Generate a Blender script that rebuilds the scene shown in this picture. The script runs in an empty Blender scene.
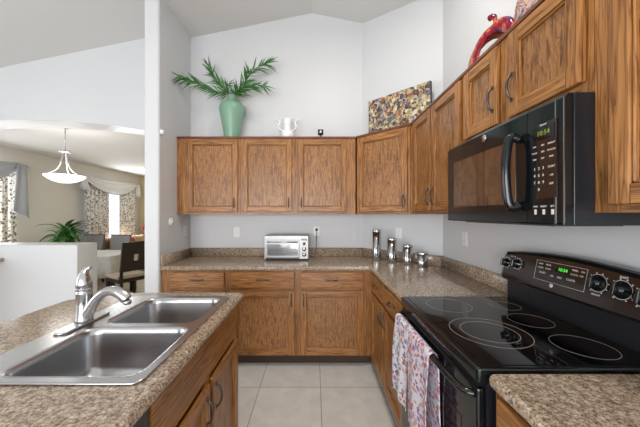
import bpy, bmesh, math, random
from mathutils import Vector, Matrix
from mathutils.geometry import tessellate_polygon
PI = math.pi
R = math.radians
C = bpy.context.scene.collection
S = bpy.context.scene

# ------------------------------------------------------------------ camera
CAM_Z = 1.435
cam_d = bpy.data.cameras.new('camera'); cam = bpy.data.objects.new('camera', cam_d); C.objects.link(cam)
cam.location = (0, 0, CAM_Z); cam.rotation_euler = (PI/2, 0, 0)
cam_d.sensor_width = 36; cam_d.lens = 275/640*36
cam_d.shift_x = (320-314.5)/640; cam_d.shift_y = (215-213.5)/640
cam_d.clip_start = 0.02
S.camera = cam
# ------------------------------------------------------------------ light
S.view_settings.view_transform = 'Standard'; S.view_settings.look = 'None'
S.view_settings.gamma = 1; S.view_settings.use_curve_mapping = False
S.view_settings.exposure = 0.0
W = bpy.data.worlds.new('world'); S.world = W; W.use_nodes = True
W.node_tree.nodes['Background'].inputs[0].default_value = (0.86, 0.93, 1.0, 1)
W.node_tree.nodes['Background'].inputs[1].default_value = 1.6

def area(name, loc, rot, sx, sy, power, col=(1, 1, 1)):
    d = bpy.data.lights.new(name, 'AREA'); d.shape = 'RECTANGLE'; d.size = sx; d.size_y = sy
    d.energy = power; d.color = col
    o = bpy.data.objects.new(name, d); C.objects.link(o); o.location = loc; o.rotation_euler = rot
    return o
# dining daylight comes through its windows; rear and living lamps serve added, unseen windows
area('added_light_rear', (-1.2, -3.30, 1.25), (R(90), 0, 0), 4.1, 1.8, 190, (1.0, 0.995, 0.99))
area('added_light_living', (-5.2, 0.2, 1.5), (R(90), 0, R(-90)), 2.6, 1.9, 42, (0.97, 0.98, 1.0))
area('daylight_dining_near', (-5.20, 4.2, 1.5), (R(90), 0, R(-90)), 1.2, 1.5, 48, (0.96, 0.98, 1.0))
area('daylight_dining_far', (-5.10, 7.25, 1.5), (R(90), 0, R(-90)), 0.9, 1.5, 48, (0.96, 0.98, 1.0))

# ------------------------------------------------------------------ materials
class NT:
    def __init__(s, name):
        s.m = bpy.data.materials.new(name); s.m.use_nodes = True; s.t = s.m.node_tree
        s.b = s.t.nodes['Principled BSDF']
    def n(s, typ, **kw):
        x = s.t.nodes.new('ShaderNode'+typ)
        for k, v in kw.items():
            if k in x.inputs.keys() if isinstance(k, str) else False: x.inputs[k].default_value = v
            else: setattr(x, k, v)
        return x
    def l(s, a, b): s.t.links.new(a, b)
    def set(s, **kw):
        for k, v in kw.items(): s.b.inputs[k.replace('_', ' ')].default_value = v
def c4(c): return (c[0], c[1], c[2], 1)
def plain(name, col, rough=0.5, metal=0.0, spec=0.5, **kw):
    q = NT(name); q.set(Base_Color=c4(col), Roughness=rough, Metallic=metal)
    q.b.inputs['Specular IOR Level'].default_value = spec
    for k, v in kw.items(): q.b.inputs[k.replace('_', ' ')].default_value = v
    return q.m
def ramp(q, stops, fac, interp='LINEAR'):
    r = q.n('ValToRGB'); e = r.color_ramp; e.interpolation = interp
    while len(e.elements) < len(stops): e.elements.new(0.5)
    for el, (p, col) in zip(e.elements, stops): el.position = p; el.color = c4(col)
    q.l(fac, r.inputs[0]); return r
def coords(q, scale=(1, 1, 1), rnd=False):
    tc = q.n('TexCoord'); mp = q.n('Mapping'); mp.inputs['Scale'].default_value = scale
    q.l(tc.outputs['Object'], mp.inputs['Vector'])
    if rnd:
        oi = q.n('ObjectInfo'); mul = q.n('Math', operation='MULTIPLY'); mul.inputs[1].default_value = 37.0
        q.l(oi.outputs['Random'], mul.inputs[0]); cb = q.n('CombineXYZ')
        q.l(mul.outputs[0], cb.inputs[0]); q.l(mul.outputs[0], cb.inputs[1]); q.l(mul.outputs[0], cb.inputs[2])
        q.l(cb.outputs[0], mp.inputs['Location'])
    return mp.outputs[0]
def noise(q, vec, scale, detail=3, rough=0.5, dist=0.0):
    x = q.n('TexNoise'); x.inputs['Scale'].default_value = scale; x.inputs['Detail'].default_value = detail
    x.inputs['Roughness'].default_value = rough; x.inputs['Distortion'].default_value = dist
    q.l(vec, x.inputs['Vector']); return x
def bump(q, h, strength=0.1, dist=0.01):
    b = q.n('Bump'); b.inputs['Strength'].default_value = strength; b.inputs['Distance'].default_value = dist
    q.l(h, b.inputs['Height']); q.l(b.outputs[0], q.b.inputs['Normal'])

def wall_mat(name, col, rough=0.42):
    q = NT(name); v = coords(q); n = noise(q, v, 90, 3)
    q.set(Base_Color=c4(col), Roughness=rough); q.b.inputs['Specular IOR Level'].default_value = 0.35
    bump(q, n.outputs[0], 0.12, 0.004); return q.m

def oak(name, axis, dark, mid, light, cathedral=False, gloss=0.36):
    """stained oak; axis: local axis along which the grain runs"""
    q = NT(name)
    long_, cross = (4.2, 19.0) if cathedral else (1.5, 22.0)
    sc = [cross]*3; sc['xyz'.index(axis)] = long_
    v = coords(q, sc, rnd=True)
    base = noise(q, v, 1.0, 3, 0.5, 0.5)
    # growth rings: contour bands of a slow noise field give the cathedral arches of flat-sawn oak
    mul = q.n('Math', operation='MULTIPLY'); mul.inputs[1].default_value = 12 if cathedral else 8
    q.l(base.outputs[0], mul.inputs[0])
    fr = q.n('Math', operation='FRACT'); q.l(mul.outputs[0], fr.inputs[0])
    r1 = ramp(q, [(0.0, dark), (0.22, mid), (0.65, light), (1.0, mid)], fr.outputs[0])
    sc2 = [95 if cathedral else 140]*3; sc2['xyz'.index(axis)] = 9 if cathedral else 5
    v2 = coords(q, sc2, rnd=True); pores = noise(q, v2, 1.0, 3, 0.6)
    r2 = ramp(q, [(0.38, (0.42, 0.36, 0.30)), (0.52, (1, 1, 1))], pores.outputs[0])
    v3 = coords(q, (1, 1, 1), rnd=True); big = noise(q, v3, 1.6, 1)
    r3 = ramp(q, [(0.3, (0.84, 0.82, 0.8)), (0.7, (1.1, 1.1, 1.08))], big.outputs[0])
    m1 = q.n('MixRGB', blend_type='MULTIPLY'); m1.inputs[0].default_value = 0.85
    q.l(r1.outputs[0], m1.inputs[1]); q.l(r2.outputs[0], m1.inputs[2])
    m2 = q.n('MixRGB', blend_type='MULTIPLY'); m2.inputs[0].default_value = 1
    q.l(m1.outputs[0], m2.inputs[1]); q.l(r3.outputs[0], m2.inputs[2])
    q.l(m2.outputs[0], q.b.inputs['Base Color']); q.set(Roughness=gloss)
    bump(q, pores.outputs[0], 0.08, 0.002)
    return q.m

def granite():
    q = NT('speckled_laminate'); v = coords(q)
    a = noise(q, v, 125, 5, 0.75, 0.1)
    r = ramp(q, [(0.30, (0.05, 0.038, 0.032)), (0.39, (0.20, 0.135, 0.095)), (0.46, (0.38, 0.275, 0.185)),
                 (0.54, (0.56, 0.46, 0.345)), (0.66, (0.80, 0.73, 0.62))], a.outputs[0])
    b = noise(q, v, 48, 3, 0.6, 0.1)
    r2 = ramp(q, [(0.35, (0.54, 0.49, 0.46)), (0.62, (0.88, 0.87, 0.87))], b.outputs[0])
    vo = q.n('TexVoronoi'); vo.inputs['Scale'].default_value = 150; q.l(v, vo.inputs['Vector'])
    r3 = ramp(q, [(0.10, (0.35, 0.3, 0.28)), (0.26, (1, 1, 1))], vo.outputs['Distance'])
    m = q.n('MixRGB', blend_type='MULTIPLY'); m.inputs[0].default_value = 1
    q.l(r.outputs[0], m.inputs[1]); q.l(r2.outputs[0], m.inputs[2])
    m2 = q.n('MixRGB', blend_type='MULTIPLY'); m2.inputs[0].default_value = 0.7
    q.l(m.outputs[0], m2.inputs[1]); q.l(r3.outputs[0], m2.inputs[2])
    q.l(m2.outputs[0], q.b.inputs['Base Color']); q.set(Roughness=0.16); return q.m

def tiles():
    q = NT('beige_floor_tile'); tc = q.n('TexCoord'); mp = q.n('Mapping')
    mp.inputs['Location'].default_value = (0.455, -2.292, 0)
    q.l(tc.outputs['Object'], mp.inputs['Vector'])
    br = q.n('TexBrick'); br.offset = 0; br.inputs['Scale'].default_value = 1
    br.inputs['Brick Width'].default_value = 0.505; br.inputs['Row Height'].default_value = 0.505
    br.inputs['Mortar Size'].default_value = 0.0035; br.inputs['Mortar Smooth'].default_value = 0.2
    br.inputs['Color1'].default_value = (1, 1, 1, 1); br.inputs['Color2'].default_value = (0.94, 0.94, 0.93, 1)
    br.inputs['Mortar'].default_value = (0.45, 0.43, 0.40, 1)
    q.l(mp.outputs[0], br.inputs['Vector'])
    n = noise(q, mp.outputs[0], 7, 6, 0.6); r = ramp(q, [(0.3, (0.62, 0.60, 0.56)), (0.7, (0.76, 0.74, 0.70))], n.outputs[0])
    m = q.n('MixRGB', blend_type='MULTIPLY'); m.inputs[0].default_value = 1
    q.l(r.outputs[0], m.inputs[1]); q.l(br.outputs['Color'], m.inputs[2]); q.l(m.outputs[0], q.b.inputs['Base Color'])
    q.set(Roughness=0.38)
    inv = q.n('Math', operation='SUBTRACT'); inv.inputs[0].default_value = 1; q.l(br.outputs['Fac'], inv.inputs[1])
    bump(q, inv.outputs[0], 0.4, 0.002); return q.m

def brushed(name, col, rough, axis='x', amt=0.1):
    q = NT(name); sc = [220]*3; sc['xyz'.index(axis)] = 3
    v = coords(q, sc); n = noise(q, v, 1, 3)
    r = ramp(q, [(0.3, (rough-amt,)*3), (0.7, (rough+amt,)*3)], n.outputs[0])
    q.l(r.outputs[0], q.b.inputs['Roughness']); q.set(Base_Color=c4(col), Metallic=1.0); return q.m

def pattern(name, base, cols, scale=30, thr=0.32, rough=0.85, warp=0.04):
    """printed cloth: irregular coloured motifs over a pale ground"""
    q = NT(name); v = coords(q)
    wn = noise(q, v, scale*0.7, 2); mx = q.n('MixRGB'); mx.inputs[0].default_value = warp
    q.l(v, mx.inputs[1]); q.l(wn.outputs['Color'], mx.inputs[2])
    vo = q.n('TexVoronoi'); vo.inputs['Scale'].default_value = scale; q.l(mx.outputs[0], vo.inputs['Vector'])
    sp = q.n('SeparateColor'); q.l(vo.outputs['Color'], sp.inputs[0])
    k = len(cols); rr = ramp(q, [(i/k, c) for i, c in enumerate(cols)], sp.outputs[0], 'CONSTANT')
    n2 = noise(q, v, scale*2.4, 2); ad = q.n('Math', operation='MULTIPLY_ADD'); ad.inputs[1].default_value = 0.5; ad.inputs[2].default_value = -0.25
    q.l(n2.outputs[0], ad.inputs[0]); s = q.n('Math', operation='ADD'); q.l(vo.outputs['Distance'], s.inputs[0]); q.l(ad.outputs[0], s.inputs[1])
    f = ramp(q, [(thr-0.04, (1, 1, 1)), (thr+0.04, (0, 0, 0))], s.outputs[0])
    m = q.n('MixRGB'); q.l(f.outputs[0], m.inputs[0]); m.inputs[1].default_value = c4(base); q.l(rr.outputs[0], m.inputs[2])
    q.l(m.outputs[0], q.b.inputs['Base Color']); q.set(Roughness=rough); return q.m

def blotch(name, stops, scale, rough=0.3, dist=1.5, detail=4):
    q = NT(name); v = coords(q); n = noise(q, v, scale, detail, 0.6, dist)
    r = ramp(q, stops, n.outputs[0]); q.l(r.outputs[0], q.b.inputs['Base Color']); q.set(Roughness=rough); return q.m

M = {}
M['wall'] = wall_mat('white_wall_paint', (0.625, 0.632, 0.642))
M['wall_warm'] = wall_mat('dining_wall_paint', (0.72, 0.70, 0.665))
M['wall_tan'] = wall_mat('tan_wall_paint', (0.62, 0.52, 0.33))
M['ceiling'] = wall_mat('ceiling_paint', (0.66, 0.65, 0.635), 0.8)
M['ceiling_dining'] = wall_mat('dining_ceiling_paint', (0.74, 0.73, 0.71), 0.85)
M['trim'] = plain('white_trim', (0.8, 0.8, 0.8), 0.35)
M['tile'] = tiles()
M['carpet'] = blotch('dining_floor', [(0.3, (0.36, 0.29, 0.2)), (0.7, (0.50, 0.42, 0.31))], 6, 0.6)
D1, D2, D3 = (0.18, 0.067, 0.017), (0.315, 0.135, 0.037), (0.42, 0.190, 0.057)
for ax in 'xyz':
    M['oak_'+ax] = oak('oak_grain_'+ax, ax, D1, D2, D3)
M['oak_panel'] = oak('oak_flat_sawn_panel', 'z', (0.17, 0.068, 0.020), (0.295, 0.132, 0.042), (0.40, 0.190, 0.068), True)
M['oak_edge'] = oak('dark_oak_moulding', 'x', (0.09, 0.027, 0.012), (0.16, 0.052, 0.02), (0.22, 0.08, 0.03))
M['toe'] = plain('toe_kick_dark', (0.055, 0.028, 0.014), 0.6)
M['granite'] = granite()
M['steel'] = plain('satin_steel', (0.49, 0.49, 0.50), 0.25, 1.0)
M['steel_x'] = brushed('brushed_steel_sheet', (0.27, 0.27, 0.27), 0.36, 'x', 0.03)
M['steel_z'] = brushed('canister_steel', (0.55, 0.55, 0.55), 0.16, 'z', 0.02)
M['nickel'] = plain('satin_nickel', (0.55, 0.55, 0.555), 0.24, 1.0)
M['bronze'] = plain('dark_bronze_pull', (0.11, 0.10, 0.095), 0.35, 0.9)
M['blackgloss'] = plain('black_gloss_enamel', (0.006, 0.008, 0.009), 0.10, 0, 0.5)
M['blacksatin'] = plain('black_satin', (0.012, 0.014, 0.018), 0.28)
M['blackglass'] = plain('black_glass', (0.004, 0.004, 0.005), 0.04, 0, 0.6)
M['panelbrown'] = plain('smoked_control_glass', (0.022, 0.012, 0.009), 0.09, 0, 0.7)
M['mwglass'] = plain('microwave_window_glass', (0.020, 0.009, 0.007), 0.05, 0, 0.8, IOR=2.5)
M['ring'] = plain('burner_outline_grey', (0.30, 0.28, 0.26), 0.35)
M['white_print'] = plain('white_printing', (0.62, 0.62, 0.60), 0.5)
M['white'] = plain('white_plastic', (0.78, 0.78, 0.76), 0.35)
M['white_ceramic'] = plain('white_glazed_ceramic', (0.80, 0.80, 0.80), 0.22)
M['chromeband'] = plain('polished_edge', (0.45, 0.45, 0.46), 0.2, 1.0)
M['dark_wood'] = plain('espresso_wood', (0.016, 0.008, 0.006), 0.5)
M['grey_uph'] = blotch('grey_upholstery', [(0.3, (0.20, 0.19, 0.19)), (0.7, (0.30, 0.29, 0.29))], 30, 0.8)
M['beige_uph'] = blotch('beige_seat_fabric', [(0.3, (0.42, 0.34, 0.25)), (0.7, (0.55, 0.46, 0.36))], 30, 0.85)
M['red_wood'] = plain('reddish_brown_wood', (0.25, 0.07, 0.022), 0.35)
M['cloth'] = blotch('ivory_tablecloth', [(0.3, (0.58, 0.57, 0.53)), (0.7, (0.70, 0.69, 0.65))], 12, 0.8)
M['leaf'] = blotch('dark_green_leaf', [(0.3, (0.014, 0.065, 0.018)), (0.5, (0.04, 0.17, 0.03)), (0.7, (0.13, 0.30, 0.08))], 22, 0.4)
M['leaf_pale'] = blotch('potted_plant_leaf', [(0.35, (0.02, 0.10, 0.015)), (0.65, (0.10, 0.26, 0.06))], 9, 0.45)
M['stem'] = plain('frond_stem', (0.06, 0.05, 0.06), 0.6)
M['vase'] = plain('green_frosted_glass', (0.27, 0.47, 0.34), 0.30, 0, 0.5, Transmission_Weight=0.25, Subsurface_Weight=0.2)
M['curtain'] = pattern('printed_curtain', (0.80, 0.79, 0.78), [(0.20, 0.17, 0.15), (0.30, 0.27, 0.24), (0.16, 0.14, 0.14)], 26, 0.40)
M['curtain_warm'] = pattern('printed_curtain_warm', (0.80, 0.77, 0.70), [(0.17, 0.12, 0.08), (0.28, 0.22, 0.15), (0.12, 0.10, 0.09)], 26, 0.42)
M['swag_grey'] = plain('grey_silk_swag', (0.42, 0.44, 0.48), 0.5, Sheen_Weight=0.3)
M['sheer'] = plain('white_sheer_swag', (0.82, 0.83, 0.85), 0.6, Alpha=0.8)
M['towel_a'] = pattern('floral_towel_pale', (0.68, 0.68, 0.72), [(0.33, 0.35, 0.42), (0.45, 0.10, 0.10), (0.40, 0.20, 0.32), (0.16, 0.22, 0.40), (0.60, 0.25, 0.14), (0.30, 0.12, 0.22)], 42, 0.46)
M['towel_b'] = pattern('floral_towel_rose', (0.64, 0.62, 0.68), [(0.36, 0.34, 0.42), (0.50, 0.12, 0.16), (0.45, 0.22, 0.35), (0.62, 0.28, 0.22), (0.30, 0.14, 0.3)], 44, 0.48)
M['towel_c'] = pattern('floral_towel_navy', (0.028, 0.035, 0.08), [(0.30, 0.06, 0.10), (0.35, 0.36, 0.45), (0.16, 0.05, 0.12), (0.10, 0.16, 0.28)], 40, 0.30)
M['canvas_print'] = pattern('canvas_print_paint', (0.44, 0.38, 0.22), [(0.06, 0.04, 0.045), (0.34, 0.20, 0.08), (0.60, 0.56, 0.42), (0.10, 0.11, 0.08), (0.30, 0.08, 0.05), (0.16, 0.12, 0.20), (0.5, 0.42, 0.24), (0.12, 0.06, 0.04), (0.05, 0.04, 0.05)], 33, 0.64, 0.5, 0.07)
M['canvas_edge'] = plain('canvas_side_blue', (0.022, 0.035, 0.07), 0.6)
M['art_red'] = blotch('painted_glass_red', [(0.36, (0.05, 0.01, 0.09)), (0.44, (0.20, 0.005, 0.015)), (0.54, (0.34, 0.02, 0.02)), (0.60, (0.6, 0.2, 0.06)), (0.65, (0.20, 0.01, 0.04)), (0.72, (0.20, 0.12, 0.40))], 11, 0.12)
M['art_orange'] = blotch('painted_glass_orange', [(0.30, (0.22, 0.03, 0.10)), (0.42, (0.55, 0.15, 0.02)), (0.50, (0.30, 0.13, 0.03)), (0.60, (0.28, 0.03, 0.06)), (0.75, (0.6, 0.4, 0.5))], 9, 0.12)
M['art_vein'] = blotch('painted_platter_veined', [(0.3, (0.12, 0.05, 0.10)), (0.44, (0.5, 0.40, 0.42)), (0.52, (0.22, 0.06, 0.06)), (0.6, (0.55, 0.42, 0.30)), (0.75, (0.25, 0.22, 0.42))], 16, 0.15)
M['cushion_orange'] = plain('rust_cushion', (0.48, 0.17, 0.07), 0.8)
M['cushion_tan'] = plain('tan_cushion', (0.50, 0.36, 0.22), 0.8)
M['sofa'] = plain('brown_sofa_fabric', (0.30, 0.21, 0.13), 0.85)
M['flower_red'] = plain('dusky_red_petal', (0.30, 0.06, 0.05), 0.7)
M['outside_glass'] = plain('window_pane_glass', (0.9, 0.95, 1.0), 0.02, 0, 0.5, Transmission_Weight=1.0, IOR=1.02)
q = NT('lit_glass_bowl'); q.set(Base_Color=(0.9, 0.9, 0.9, 1), Roughness=0.4); q.b.inputs['Emission Color'].default_value = (1, 0.97, 0.93, 1); q.b.inputs['Emission Strength'].default_value = 1.3; M['bowl'] = q.m
q = NT('lit_diffuser'); q.set(Base_Color=(0.9, 0.9, 0.9, 1)); q.b.inputs['Emission Color'].default_value = (1, 0.96, 0.90, 1); q.b.inputs['Emission Strength'].default_value = 6; M['diffuser'] = q.m
q = NT('green_led_digits'); q.set(Base_Color=(0, 0.05, 0, 1)); q.b.inputs['Emission Color'].default_value = (0.08, 1, 0.08, 1); q.b.inputs['Emission Strength'].default_value = 1.2; M['led'] = q.m
q = NT('dim_amber_digits'); q.set(Base_Color=(0.05, 0.05, 0, 1)); q.b.inputs['Emission Color'].default_value = (0.45, 0.5, 0.08, 1); q.b.inputs['Emission Strength'].default_value = 0.5; M['led_dim'] = q.m

# ------------------------------------------------------------------ mesh helpers
def bm_box(bm, x0, x1, y0, y1, z0, z1, mi=0, bev=0.0, seg=2):
    t = bmesh.new()
    vs = [t.verts.new(p) for p in ((x0,y0,z0),(x1,y0,z0),(x1,y1,z0),(x0,y1,z0),(x0,y0,z1),(x1,y0,z1),(x1,y1,z1),(x0,y1,z1))]
    for f in ((0,3,2,1),(4,5,6,7),(0,1,5,4),(1,2,6,5),(2,3,7,6),(3,0,4,7)): t.faces.new([vs[i] for i in f])
    if bev > 0: bmesh.ops.bevel(t, geom=list(t.edges), offset=bev, segments=seg, profile=0.5, affect='EDGES')
    merge(bm, t, mi)
def merge(bm, t, mi=0, mat=None, smooth=False):
    if mat is not None: bmesh.ops.transform(t, matrix=mat, verts=t.verts)
    mp = {v: bm.verts.new(v.co) for v in t.verts}
    for f in t.faces:
        try:
            nf = bm.faces.new([mp[v] for v in f.verts]); nf.material_index = mi; nf.smooth = f.smooth or smooth
        except ValueError: pass
    t.free()
def frame_of(d):
    d = d.normalized(); up = Vector((0, 0, 1)) if abs(d.z) < 0.95 else Vector((0, 1, 0))
    a = d.cross(up).normalized(); return a, d.cross(a).normalized()
def bm_tube(bm, pts, rad, n=10, mi=0, flat=1.0, cap=True):
    pts = [Vector(p) for p in pts]; k = len(pts)
    rad = [rad]*k if not hasattr(rad, '__len__') else rad
    rings = []; a = None
    for i, p in enumerate(pts):
        d = (pts[min(i+1, k-1)]-pts[max(i-1, 0)]).normalized()
        if a is None: a, b = frame_of(d)
        else:
            a = (a-d*a.dot(d)).normalized(); b = d.cross(a).normalized()
        rings.append([bm.verts.new(p+a*math.cos(2*PI*j/n)*rad[i]+b*math.sin(2*PI*j/n)*rad[i]*flat) for j in range(n)])
    for r0, r1 in zip(rings, rings[1:]):
        for j in range(n):
            f = bm.faces.new((r0[j], r0[(j+1) % n], r1[(j+1) % n], r1[j])); f.smooth = True; f.material_index = mi
    if cap:
        for r, rev in ((rings[0], True), (rings[-1], False)):
            f = bm.faces.new(list(reversed(r)) if rev else r); f.material_index = mi
def bm_lathe(bm, prof, n=32, mi=0, center=(0, 0, 0), axis='z', sx=1, sy=1):
    rings = []
    for r, z in prof:
        ring = []
        for j in range(n):
            a = 2*PI*j/n; x, y = r*math.cos(a)*sx, r*math.sin(a)*sy
            p = {'z': (x, y, z), 'y': (x, z, y), 'x': (z, x, y)}[axis]
            ring.append(bm.verts.new((p[0]+center[0], p[1]+center[1], p[2]+center[2])))
        rings.append(ring)
    for r0, r1 in zip(rings, rings[1:]):
        for j in range(n):
            f = bm.faces.new((r0[j], r0[(j+1) % n], r1[(j+1) % n], r1[j])); f.smooth = True; f.material_index = mi
    for r, (rr, zz) in ((rings[0], prof[0]), (rings[-1], prof[-1])):
        if rr > 1e-4:
            try: bm.faces.new(r).material_index = mi
            except ValueError: pass
def inset(poly, d):
    out = []; k = len(poly)
    area2 = sum(poly[i][0]*poly[(i+1) % k][1]-poly[(i+1) % k][0]*poly[i][1] for i in range(k))
    s = 1 if area2 > 0 else -1
    for i in range(k):
        p0, p1, p2 = Vector(poly[i-1]), Vector(poly[i]), Vector(poly[(i+1) % k])
        e1 = (p1-p0).normalized(); e2 = (p2-p1).normalized()
        n1 = Vector((-e1.y, e1.x))*s; n2 = Vector((-e2.y, e2.x))*s
        m = (n1+n2); m = m/max(m.dot(n1), 0.2); out.append(tuple(p1+m*d))
    return out
def round_poly(poly, rads, seg=6):
    out = []; k = len(poly)
    for i in range(k):
        r = rads[i] if hasattr(rads, '__len__') else rads
        p0, p1, p2 = Vector(poly[i-1]), Vector(poly[i]), Vector(poly[(i+1) % k])
        if r <= 0: out.append(tuple(p1)); continue
        a = (p0-p1).normalized(); b = (p2-p1).normalized(); ang = a.angle(b); t = r/math.tan(ang/2)
        s0 = p1+a*t; s1 = p1+b*t
        c = p1+(a+b).normalized()*(r/math.sin(ang/2))
        v0 = s0-c; v1 = s1-c; th = v0.angle(v1); sg = 1 if v0.x*v1.y-v0.y*v1.x > 0 else -1
        for j in range(seg+1):
            x = th*j/seg*sg; out.append((c.x+v0.x*math.cos(x)-v0.y*math.sin(x), c.y+v0.x*math.sin(x)+v0.y*math.cos(x)))
    return out
def bm_slab(bm, poly, z0, z1, holes=(), nose=0.0, seg=4, mi=0):
    """a slab with optional holes; nose rounds its top and bottom outer edge"""
    k = len(poly); levels = []
    if nose > 0:
        for j in range(seg+1):
            a = PI/2*j/seg; levels.append((nose*(1-math.sin(a)), z0+nose*(1-math.cos(a))))
        for j in range(seg+1):
            a = PI/2*j/seg; levels.append((nose*(1-math.cos(a)), z1-nose*(1-math.sin(a))))
    else: levels = [(0, z0), (0, z1)]
    rings = [[bm.verts.new((x, y, z)) for x, y in (inset(poly, d) if d > 1e-6 else poly)] for d, z in levels]
    for r0, r1 in zip(rings, rings[1:]):
        for i in range(k):
            f = bm.faces.new((r0[i], r0[(i+1) % k], r1[(i+1) % k], r1[i])); f.smooth = nose > 0; f.material_index = mi
    for ring, z in ((rings[0], z0), (rings[-1], z1)):
        loops = [[v.co.copy() for v in ring]]; flat = list(ring)
        for h in holes:
            hv = [bm.verts.new((x, y, z)) for x, y in h]; loops.append([v.co.copy() for v in hv]); flat += hv
        for t in tessellate_polygon(loops):
            try: bm.faces.new([flat[i] for i in t]).material_index = mi
            except ValueError: pass
    bm.verts.ensure_lookup_table()
    for h in holes:
        a = [bm.verts.new((x, y, z0)) for x, y in h]; b = [bm.verts.new((x, y, z1)) for x, y in h]
        for i in range(len(h)): bm.faces.new((a[i], a[(i+1) % len(h)], b[(i+1) % len(h)], b[i])).material_index = mi
def rect(x0, x1, y0, y1): return [(x0, y0), (x1, y0), (x1, y1), (x0, y1)]
def obj(name, bm, mats, parent=None, weld=False):
    if weld: bmesh.ops.remove_doubles(bm, verts=bm.verts, dist=1e-5)
    bmesh.ops.recalc_face_normals(bm, faces=bm.faces)
    me = bpy.data.meshes.new(name); bm.to_mesh(me); bm.free()
    for m in (mats if isinstance(mats, (list, tuple)) else [mats]): me.materials.append(M[m] if isinstance(m, str) else m)
    o = bpy.data.objects.new(name, me); C.objects.link(o)
    if parent: o.parent = parent
    return o
def B(): return bmesh.new()
def box_obj(name, x0, x1, y0, y1, z0, z1, mat, parent=None, bev=0.0):
    b = B(); bm_box(b, x0, x1, y0, y1, z0, z1, 0, bev); return obj(name, b, mat, parent)
def tag(o, label, cat, group=None):
    o['label'] = label; o['category'] = cat
    if group: o['group'] = group
    return o
def thing(name, label, cat, loc=(0, 0, 0), rz=0, group=None):
    o = bpy.data.objects.new(name, None); C.objects.link(o); o.empty_display_size = 0.1
    o.location = loc; o.rotation_euler = (0, 0, rz); return tag(o, label, cat, group)
def struct(name, bm, mats):
    o = obj(name, bm, mats); o['kind'] = 'structure'; return o
def smooth(o):
    for p in o.data.polygons: p.use_smooth = True
    return o
def text(name, body, size, loc, rot, mat, parent, ext=0.0004, align='CENTER'):
    cu = bpy.data.curves.new(name, 'FONT'); cu.body = body; cu.size = size; cu.extrude = ext
    cu.align_x = align; cu.align_y = 'CENTER'; cu.resolution_u = 2
    t = bpy.data.objects.new(name, cu); C.objects.link(t)
    bpy.context.view_layer.update()
    me = bpy.data.meshes.new_from_object(t.evaluated_get(bpy.context.evaluated_depsgraph_get()))
    bpy.data.objects.remove(t); me.materials.clear(); me.materials.append(M[mat]); me.name = name
    o = bpy.data.objects.new(name, me); C.objects.link(o); o.parent = parent; o.location = loc; o.rotation_euler = rot
    return o

# ------------------------------------------------------------------ the room
XL, XR, YB = -1.447, 1.20, 3.21          # kitchen left wall face, right wall face, back wall face
RIDGE_X, RIDGE_Z, SL = -0.03, 3.793, 0.205
def ceil_z(x): return RIDGE_Z-SL*abs(x-RIDGE_X)
DX, DY1, DZC = -5.3, 8.3, 2.60            # dining room: left wall, far wall, ceiling
YREAR = -3.4
def wall_prism(name, pts_xy, tops, mat, bottom=0.0):
    """extruded wall footprint whose top follows the vault"""
    b = B(); lo = [b.verts.new((x, y, bottom)) for x, y in pts_xy]; hi = [b.verts.new((x, y, t)) for (x, y), t in zip(pts_xy, tops)]
    n = len(lo)
    for i in range(n): b.faces.new((lo[i], lo[(i+1) % n], hi[(i+1) % n], hi[i]))
    b.faces.new(lo); b.faces.new(hi); return struct(name, b, mat)
b = B(); bm_box(b, DX-0.15, XR+0.15, YREAR-0.15, 3.36, -0.1, 0.0); struct('floor', b, 'tile')
b = B(); bm_box(b, DX-0.15, XL, 3.36, DY1+0.15, -0.1, 0.0); struct('floor', b, 'carpet')
# kitchen back wall: footprint with a vertex at the ridge
ov = 0.0
P = [(XL-0.13, YB), (RIDGE_X, YB), (0.56, YB), (0.56, YB+0.15), (RIDGE_X, YB+0.15), (XL-0.13, YB+0.15)]
wall_prism('wall_back', P, [ceil_z(p[0]) for p in P], 'wall')
P = [(0.56, YB), (XR, 2.57), (XR+0.12, 2.69), (0.68, YB+0.15), (0.56, YB+0.15)]
wall_prism('wall_diagonal', P, [ceil_z(p[0]) for p in P], 'wall')
P = rect(XR, XR+0.12, YREAR, 2.57); wall_prism('wall_right', P, [ceil_z(p[0]) for p in P], 'wall')
P = round_poly([(XL-0.14, 2.555), (XL, 2.555), (XL, YB), (XL-0.14, YB)], [0.02, 0.02, 0, 0], 4)
wall_prism('wall_left', P, [ceil_z(p[0]) for p in P], 'wall')
# wall with the segmental arch between kitchen and dining room
AY0, AY1 = 3.07, 3.36
b = B(); AXR = XL-0.14; cx, halfw, spring, rise = -3.30, -3.30+XL*-1, 0, 0
hw = AXR-cx; zs = 2.325; zt = 2.497; Rr = (hw*hw+(zt-zs)**2)/(2*(zt-zs)); zc = zt-Rr
N = 40; prev = None; xs = [cx-hw+2*hw*i/N for i in range(N+1)]
def colm(b, x0, x1, za0, za1, zb0, zb1, y0, y1):
    v = [b.verts.new(p) for p in ((x0,y0,za0),(x1,y0,za1),(x1,y1,za1),(x0,y1,za0),(x0,y0,zb0),(x1,y0,zb1),(x1,y1,zb1),(x0,y1,zb0))]
    for f in ((0,3,2,1),(4,5,6,7),(0,1,5,4),(2,3,7,6)): b.faces.new([v[i] for i in f])
for x0, x1 in zip(xs, xs[1:]):
    colm(b, x0, x1, zc+math.sqrt(Rr*Rr-(x0-cx)**2), zc+math.sqrt(Rr*Rr-(x1-cx)**2), ceil_z(x0), ceil_z(x1), AY0, AY1)
colm(b, DX, cx-hw, 0, 0, ceil_z(DX), ceil_z(cx-hw), AY0, AY1)
struct('wall_arch', b, 'wall')
b = B(); bm_box(b, DX, -2.651, AY0, AY1, 0, 1.100, 0, 0.008); struct('wall_pony', b, 'wall')
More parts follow.
